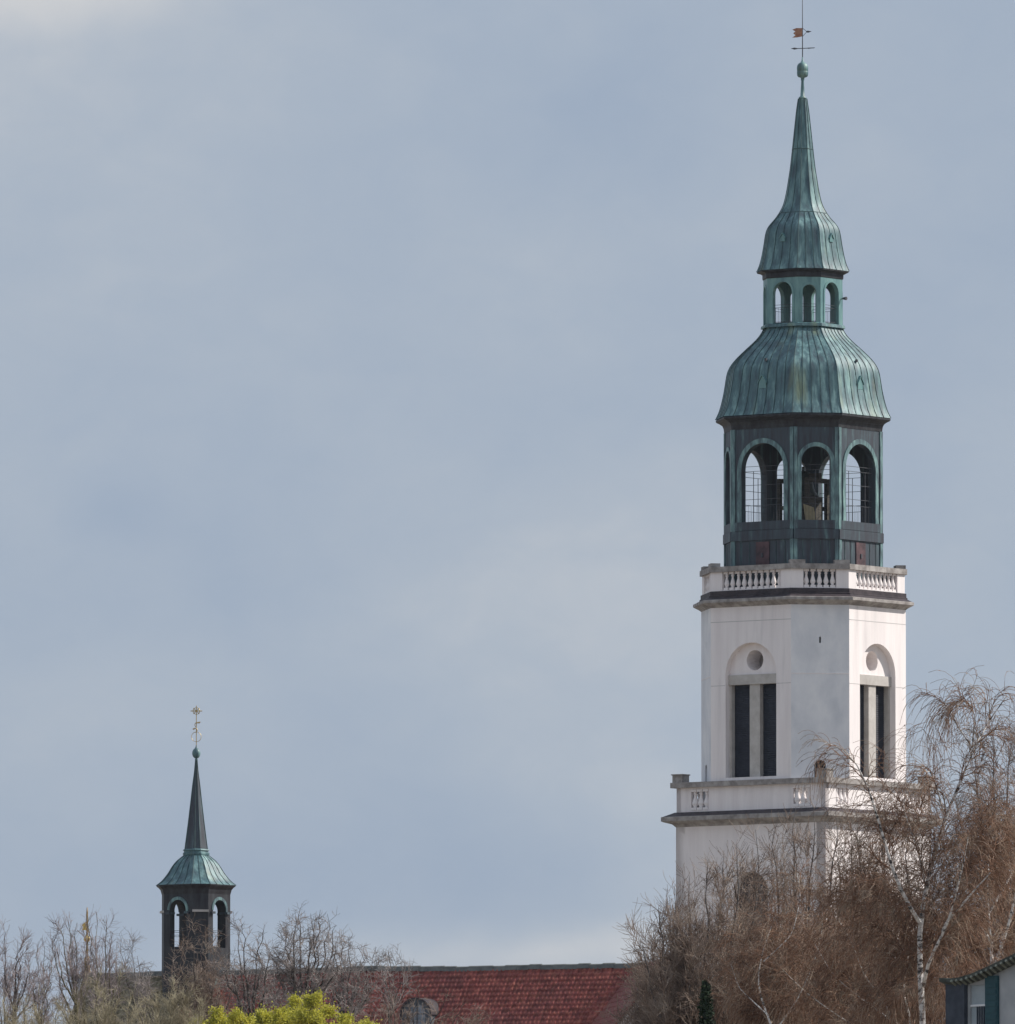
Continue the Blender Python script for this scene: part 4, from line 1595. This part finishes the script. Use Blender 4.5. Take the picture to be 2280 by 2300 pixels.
def upright(label, Y, base_px, fork_py, tops, dens, bark_m, twig_m, name='bare_tree', group=None, rt=0.0046, r0=0.16, lat=0.5, trop=0.08, nb=(70, 600), L1=(0.8, 2.4), L2=(0.5, 1.3), L3=(0.3, 0.9),
            ang=(12, 38), crook=0.0, jit=0.09, leaves=None, leaf_m=None, depth=2.2, fill=0):
    """bare tree: one trunk that forks into limbs reaching the given crown points"""
    base = at(base_px, gpt(base_px, Y), Y)
    gp = gpt(base_px, Y)
    lines = [([(base_px, gp), (base_px + random.uniform(-6, 6), (gp + fork_py) / 2), (base_px, fork_py)], r0 * 1.5, r0 * 0.9, 0, 0)]
    tgt = [(t_, False) for t_ in tops] + [(t_, True) for t_ in (fill_targets(tops, fill) if fill else [])]
    for (tx, ty), fl_ in tgt:
        f0 = max(fork_py + random.uniform(-10, 60), ty + 25)
        k = random.uniform(0.25, 0.55)
        mid = (base_px + (tx - base_px) * (k + 0.25), f0 + (ty - f0) * k)
        mid2 = (base_px + (tx - base_px) * 0.92, f0 + (ty - f0) * 0.75)
        lines.append(([(base_px, f0), mid, mid2, (tx, ty)], r0 * (0.16 if fl_ else 0.42), 0.004 if fl_ else 0.005, 0, random.uniform(-depth, depth)))
    ST_ = stems(lines, Y, n=12)
    if True:
        nz = rng.normal(0, max(crook, 0.09), ST_[0].shape) * np.linspace(0, 1, 12)[None, :, None]
        ST_ = (ST_[0] + nz * 0.5, ST_[1])
    zlow = at(base_px, 2330, Y).z - 0.5
    LI = (ST_[0][1:], ST_[1][1:])
    nt0 = 1 + len(tops)
    FL = (ST_[0][nt0:], ST_[1][nt0:]) if fill else None
    a1 = grow(LI, nb[0], t=(0.2, 1), L=L1, ang=ang, bias=(0, 0, 0.1), trop=(0, 0, trop), jit=jit, n=8, r=(0.030, 0.008), zmin=zlow, crook=crook)
    a2 = grow(cat(LI, a1), nb[1], t=(0.2, 1), L=L2, ang=(ang[0], ang[1] + 15), trop=(0, 0, trop), jit=jit * 1.3, n=6, r=(0.012, 0.005), zmin=zlow, crook=crook)
    a3 = grow(cat(a1, a2), dens, t=(0.15, 1), L=L3, ang=(ang[0] + 5, ang[1] + 22), trop=(0, 0, trop * 0.7), jit=jit * 1.5, n=5, r=(rt * 1.2, rt * 0.75), tipshort=0.3, zmin=zlow, crook=crook)
    lv = None
    if leaves:
        lv = (along(a3, leaves[0], 0.3), leaves[1], 1.6, 0.0)
    return finish_tree(name, base, [(ST_[0][:nt0], ST_[1][:nt0])], [a1, a2, a3] + ([FL] if FL else []), bark_m, twig_m, label, 'tree', group, lv, leaf_m)


BY = 310.0
birch('white stemmed birch with drooping red brown twigs, tallest tree beside the house', BY,
      [([(2073, 2320), (2069, 2210), (2062, 2113), (2069, 2045), (2080, 1994), (2098, 1920), (2121, 1833), (2150, 1770), (2177, 1727), (2188, 1668), (2213, 1628), (2262, 1562)], 0.076, 0.010, 0, 0.8),
       ([(2068, 2075), (2052, 2058), (2039, 2026), (2020, 1994), (2002, 1943), (1977, 1856), (1961, 1801), (1933, 1723), (1895, 1680), (1850, 1655), (1825, 1690)], 0.048, 0.004, 0, -1.2),
       ([(2074, 2215), (2078, 2196), (2085, 2160), (2117, 2100), (2135, 2058), (2158, 1966), (2175, 1880)], 0.042, 0.010, 0, -1.6),
       ([(2117, 2092), (2130, 2065), (2154, 2040), (2186, 2003), (2225, 1960)], 0.036, 0.010, -0.8, -1.4),
       ([(2080, 1994), (2068, 1930), (2045, 1860), (2020, 1790)], 0.03, 0.008, 0.3, 1.4),
       ([(2185, 1680), (2150, 1630), (2125, 1575), (2095, 1590), (2075, 1640)], 0.02, 0.005, 0.8, 1.2),
       ([(2185, 1670), (2190, 1600), (2170, 1570), (2150, 1580)], 0.018, 0.005, 0.8, 0.2),
       ([(2121, 1833), (2105, 1770), (2090, 1730), (2060, 1740)], 0.025, 0.007, 0.5, -0.6)],
      2075, 15500, zlow=at(2000, 2345, BY).z, nb=(95, 800), rt=0.0054, env=[(1880, 1830), (1960, 1730), (2070, 1720), (2150, 1720), (2230, 1760), (2290, 1800)], fill=34)
birch('low birch with thin pale stems left of the tall white stemmed birch', 318.0,
      [([(2046, 2330), (2043, 2270), (2025, 2228), (2034, 2187), (2043, 2123), (2035, 2060)], 0.025, 0.005, 0, -0.6),
       ([(2046, 2330), (2013, 2300), (1974, 2233), (1940, 2190), (1933, 2173), (1919, 2127), (1905, 2104), (1880, 2060)], 0.022, 0.005, 0, -1.2),
       ([(2000, 2290), (1930, 2240), (1870, 2190), (1830, 2120)], 0.019, 0.005, 0, 1.0),
       ([(1960, 2330), (1880, 2280), (1810, 2230), (1760, 2180)], 0.019, 0.005, 0, -0.4)],
      2046, 9500, zlow=at(2000, 2345, 318).z, nb=(50, 500), rt=0.0054, env=[(1790, 2160), (1850, 2060), (1930, 2020), (2030, 2010), (2110, 2080)], fill=40)
birch('brown twigged birch in front of the white tower base, thin pale stem at its foot', 326.0,
      [([(1745, 2335), (1731, 2300), (1712, 2251), (1700, 2200), (1715, 2130), (1740, 2060)], 0.028, 0.005, 0, 0.5),
       ([(1738, 2320), (1790, 2250), (1830, 2160), (1850, 2080), (1845, 2010)], 0.022, 0.005, 0, -1.0),
       ([(1725, 2280), (1660, 2220), (1640, 2160)], 0.017, 0.005, 0, 1.0),
       ([(1715, 2160), (1780, 2100), (1800, 2010), (1790, 1960)], 0.017, 0.005, 0, 0.6)],
      1750, 9000, zlow=at(1750, 2345, 326).z, nb=(45, 480), rt=0.0054, env=[(1640, 2170), (1700, 2080), (1790, 2010), (1890, 2030)], fill=40)
birch('brown twigged birch rising behind the eaves of the house at the right edge', 335.0,
      [([(2235, 2330), (2230, 2200), (2225, 2100), (2215, 2000), (2225, 1900), (2215, 1850), (2225, 1800)], 0.06, 0.006, 0, 0.5),
       ([(2230, 2180), (2265, 2080), (2285, 1990), (2300, 1880)], 0.045, 0.01, 0, -1.0),
       ([(2228, 2120), (2180, 2040), (2160, 1960), (2140, 1890)], 0.04, 0.01, 0, 0.8),
       ([(2222, 2050), (2275, 1960), (2290, 1880), (2270, 1810)], 0.035, 0.006, 0, 1.2)],
      2238, 10500, twig=T_RED, zlow=at(2235, 2345, 335).z, nb=(60, 560), rt=0.0054, env=[(2120, 2010), (2180, 1910), (2240, 1870), (2320, 1880)], fill=40)
T_UP = dict(group='bare trees before the tower', L1=(0.5, 1.5), L2=(0.35, 0.95), L3=(0.25, 0.7))
upright('grey bare tree with fine upright twigs farthest right behind the birches', 385.0, 2262, 2080, [(2150, 1790), (2190, 1690), (2230, 1650), (2265, 1640), (2300, 1660), (2330, 1700), (2210, 1850)],
        2600, B_GREY, T_GREY, nb=(60, 360), rt=0.0044, **T_UP)
upright('broad bare tree with grey brown upright twigs before the left wall of the white tower', 345.0, 1590, 2420,
        [(1445, 2120), (1480, 2040), (1510, 1990), (1545, 1965), (1585, 1930), (1625, 1905), (1660, 1900), (1700, 1920)],
        11500, B_GREY, T_BROWN, nb=(250, 1800), trop=0.06, fill=120, rt=0.0054, **T_UP)
upright('bare tree with brown twigs reaching the lower parapet of the white tower', 350.0, 1775, 2420,
        [(1660, 1920), (1700, 1870), (1740, 1835), (1785, 1815), (1830, 1810), (1880, 1820), (1920, 1850), (1960, 1890)],
        12500, B_GREY, T_BROWN, nb=(260, 1700), trop=0.05, fill=120, rt=0.0054, **T_UP)
upright('bare tree with grey brown twigs filling the gap behind the low pale stemmed birch', 352.0, 1985, 2430, [(1880, 1900), (1930, 1830), (1985, 1790), (2040, 1800), (2090, 1860), (2130, 1960)],
        7500, B_GREY, T_BROWN, nb=(170, 1200), trop=0.05, fill=80, rt=0.0054, **T_UP)
upright('thin bare shrub with loose upright twigs at the right end of the red roof', 348.0, 1470, 2400, [(1425, 2170), (1435, 2110), (1450, 2130), (1468, 2070), (1495, 2100), (1520, 2130)],
        2600, B_GREY, T_BROWN, nb=(60, 420), r0=0.07, fill=30, rt=0.0054, **T_UP)
upright('low brown bare shrub before the shaded side roof right of the red tiles', 346.0, 1460, 2450, [(1385, 2300), (1405, 2260), (1430, 2225), (1460, 2195), (1500, 2195), (1540, 2215)],
        1800, B_GREY, T_BROWN, nb=(70, 480), r0=0.09, fill=40, rt=0.0054, ang=(20, 55), **T_UP)

# trees on the left, in front of the long roof
LY = 420.0
GL = 'bare trees before the long roof'
T_L = dict(group=GL, L1=(0.35, 0.95), L2=(0.25, 0.6), L3=(0.18, 0.5), rt=0.0048, depth=1.2)
upright('slim bare tree cut by the left edge, leaning stem with few twigs', LY, 10, 2308, [(12, 2092), (-8, 2137), (-15, 2197), (24, 2177)], 302, B_DARK, T_PINK, nb=(22, 120), r0=0.054, **T_L)
upright('bare forked tree second from the left edge with dark trunk', LY - 8, 31, 2263, [(10, 2167), (38, 2132), (45, 2117), (64, 2172), (75, 2207), (22, 2197), (50, 2202)], 576, B_DARK, T_PINK, nb=(34, 200), r0=0.078, fill=9, **T_L)
upright('low pinkish bare tree with rounded fine crown between two dark forked trees', LY + 15, 90, 2288, [(68, 2152), (85, 2127), (100, 2125), (118, 2142), (75, 2187), (110, 2197)], 792, B_OLIVE, T_PINK, nb=(30, 200), r0=0.054, fill=12, **T_L)
upright('tall bare tree with olive trunk and fan of branches behind which gilding glints', LY - 4, 172, 2253, [(118, 2097), (140, 2072), (155, 2062), (172, 2082), (200, 2057), (130, 2142), (160, 2122)],
        1000, B_OLIVE, T_PINK, nb=(50, 260), r0=0.078, fill=16, **T_L)
upright('bare tree with dark twisted stem right of the gilded finial', LY + 6, 232, 2268, [(200, 2057), (215, 2052), (240, 2062), (250, 2097), (262, 2137), (212, 2147), (275, 2182)], 936, B_OLIVE, T_PINK, nb=(50, 280), r0=0.066, fill=14, **T_L)
upright('bare tree with arching branches just left of the dark turret', LY + 12, 345, 2298, [(275, 2117), (295, 2112), (310, 2147), (335, 2172), (285, 2172), (320, 2192)], 648, B_DARK, T_GREY, nb=(34, 200), r0=0.054, crook=0.10, trop=0.0, ang=(20, 55), **T_L)
upright('olive budding tree in front of the left end of the long roof', LY - 20, 232, 2400, [(140, 2252), (180, 2222), (215, 2212), (260, 2212), (300, 2222), (335, 2247)], 2448, B_OLIVE, T_OLIVE, nb=(80, 500),
        r0=0.060,  fill=30, **T_L)
upright('olive budding tree below the dark turret, left of the yellow bush', LY - 22, 385, 2400, [(320, 2257), (350, 2222), (385, 2207), (415, 2212), (450, 2247)], 2448, B_OLIVE, T_OLIVE, nb=(80, 500),
        r0=0.060,  fill=30, **T_L)
upright('low olive scrub tree at the bottom left corner', LY - 18, 90, 2420, [(10, 2277), (55, 2247), (90, 2242), (130, 2247), (160, 2272)], 1872, B_OLIVE, T_OLIVE, nb=(70, 420), r0=0.054, fill=26, **T_L)
upright('dense brown bare tree hiding the foot of the dark turret', LY + 4, 450, 2330, [(385, 2157), (410, 2107), (435, 2082), (460, 2077), (485, 2097), (505, 2137), (525, 2187)], 3744, B_DARK, T_BROWN,
        nb=(110, 800), r0=0.072, ang=(25, 65), trop=0.0, jit=0.14, fill=45, **T_L)
T_G = dict(group=GL, crook=0.14, trop=0.02, ang=(20, 62), L1=(0.4, 1.1), L2=(0.25, 0.6), L3=(0.15, 0.42), rt=0.0048, depth=1.4)
upright('gnarled bare tree leaning left beside the dark turret', LY, 565, 2288, [(500, 2157), (515, 2127), (535, 2087), (545, 2067), (575, 2092), (590, 2077), (605, 2117), (620, 2157), (525, 2177), (600, 2167)], 1368, B_DARK, T_GREY,
        nb=(80, 440), r0=0.090, fill=8, **T_G)
upright('broad gnarled bare tree with twisting limbs above the middle of the yellow bush', LY - 5, 676, 2263, [(620, 2132), (640, 2082), (655, 2057), (673, 2042), (700, 2052), (718, 2042), (740, 2057), (755, 2067), (725, 2102), (650, 2117), (760, 2137)],
        2600, B_DARK, T_GREY, nb=(110, 600), r0=0.108, fill=10, **T_G)
upright('gnarled bare tree with low spreading crown right of the broad twisting one', LY + 5, 775, 2273, [(745, 2117), (765, 2092), (790, 2107), (815, 2127), (840, 2132), (850, 2157), (800, 2167), (830, 2192), (740, 2177)], 1368, B_DARK, T_GREY,
        nb=(80, 440), r0=0.084, fill=10, **T_G)
upright('small bare tree with a few curled twigs above the red roof ridge', LY + 10, 879, 2263, [(858, 2157), (872, 2137), (885, 2132), (905, 2152), (925, 2167), (862, 2187), (910, 2192)], 432, B_DARK, T_GREY, nb=(30, 150), r0=0.036, **T_G)
upright('brown bare tree in front of the red roof around the roof dormer', LY - 10, 900, 2360, [(790, 2267), (830, 2227), (880, 2212), (940, 2212), (1000, 2222), (1050, 2247), (1090, 2282)], 1728, B_DARK, T_BROWN,
        nb=(80, 420), r0=0.060, fill=26, **T_G)

# yellow green bush at the bottom
M['leaf_yellow'] = mat('yellow_green_leaf', [(0.26, 0.26, 0.045), (0.50, 0.475, 0.065), (0.70, 0.64, 0.12)], rough=0.6, scale=3.5, contrast=(0.3, 0.7))
YY = 400.0
bb = at(650, gpt(650, YY), YY)
broot = empty('leafy_tree', bb)
tag(broot, 'tree covered in bright yellow green new leaves below the dark turret', 'tree')
lines = [([(650, gpt(650, YY)), (648, 2700), (650, 2420)], 0.2, 0.13, 0, 0)]
tops = [(520, 2320), (590, 2315), (660, 2310), (735, 2310), (800, 2322), (650, 2290), (445, 2308), (490, 2294), (540, 2290), (590, 2292), (635, 2284), (668, 2268), (698, 2262), (735, 2276), (780, 2298), (830, 2314), (560, 2310), (700, 2300), (620, 2310), (770, 2320), (470, 2325), (860, 2330)]
for i_, (x_, y_) in enumerate(tops):
    lines.append(([(650, 2440), (650 + (x_ - 650) * 0.5, 2370), (x_, y_)], 0.07, 0.012, 0, random.uniform(-2.2, 2.2)))
ST_ = stems(lines, YY)
zl = at(650, 2350, YY).z
a1 = grow((ST_[0][1:], ST_[1][1:]), 330, t=(0.4, 1), L=(0.3, 0.8), ang=(25, 60), trop=(0, 0, 0.05), n=6, r=(0.02, 0.006), zmin=zl)
a2 = grow(a1, 1700, L=(0.18, 0.45), ang=(25, 65), n=5, r=(0.008, 0.004), zmin=zl)
b_ = np.array(bb)
V, Fq = tubes([(ST_[0] - b_, ST_[1])], 6)
np_mesh('trunk', V, Fq, B_DARK, broot, True)
V, Fq = tubes([(a1[0] - b_, a1[1]), (a2[0] - b_, a2[1])], 3)
np_mesh('branches', V, Fq, T_OLIVE, broot, True)
cl_ = np.repeat(along(a2, 11000, 0.1), 8, 0)
cl_ = cl_ + rng.normal(0, 0.07, cl_.shape)
V, Fq = leaf_quads(cl_ - b_, 0.042, 1.6)
lt = M['leaf_yellow'].node_tree                       # thin leaves let light through
pb_ = lt.nodes['Principled BSDF']
tl_ = lt.nodes.new('ShaderNodeBsdfTranslucent')
lt.links.new(pb_.inputs['Base Color'].links[0].from_socket, tl_.inputs['Color'])
ms_ = lt.nodes.new('ShaderNodeMixShader')
ms_.inputs[0].default_value = 0.45
lt.links.new(pb_.outputs[0], ms_.inputs[1])
lt.links.new(tl_.outputs[0], ms_.inputs[2])
lt.links.new(ms_.outputs[0], lt.nodes['Material Output'].inputs['Surface'])
np_mesh('crown', V, Fq, M['leaf_yellow'], broot)

# small dark conifer tip
M['needle'] = mat('dark_needle', [(0.012, 0.022, 0.012), (0.03, 0.05, 0.022)], rough=0.8, scale=3)
CY = 280.0
cb = at(1588, gpt(1588, CY), CY)
croot = empty('conifer', cb)
tag(croot, 'small dark green conifer tip among the brown twigs at the bottom', 'tree')
P, Rd = stems([([(1588, gpt(1588, CY)), (1587, 2500), (1586, 2208)], 0.12, 0.008, 0, 0)], CY, n=40)
c_ = np.array(cb)
V, Fq = tubes([(P - c_, Rd)], 6)
np_mesh('trunk', V, Fq, B_DARK, croot, True)
br = grow((P, Rd), 700, t=(0.55, 1.0), L=(1.2, 2.4), ang=(70, 105), trop=(0, 0, 0.08), n=5, r=(0.01, 0.004), tipshort=0.97)
nd = along(br, 16000, 0.0) + rng.normal(0, 0.02, (16000, 3))
V1, F1 = tubes([(br[0] - c_, br[1])], 3)
V2, F2 = leaf_quads(nd - c_, 0.035, 3.0)
np_mesh('crown', np.concatenate([V1, V2]), np.concatenate([F1, F2 + len(V1)]), M['needle'], croot)
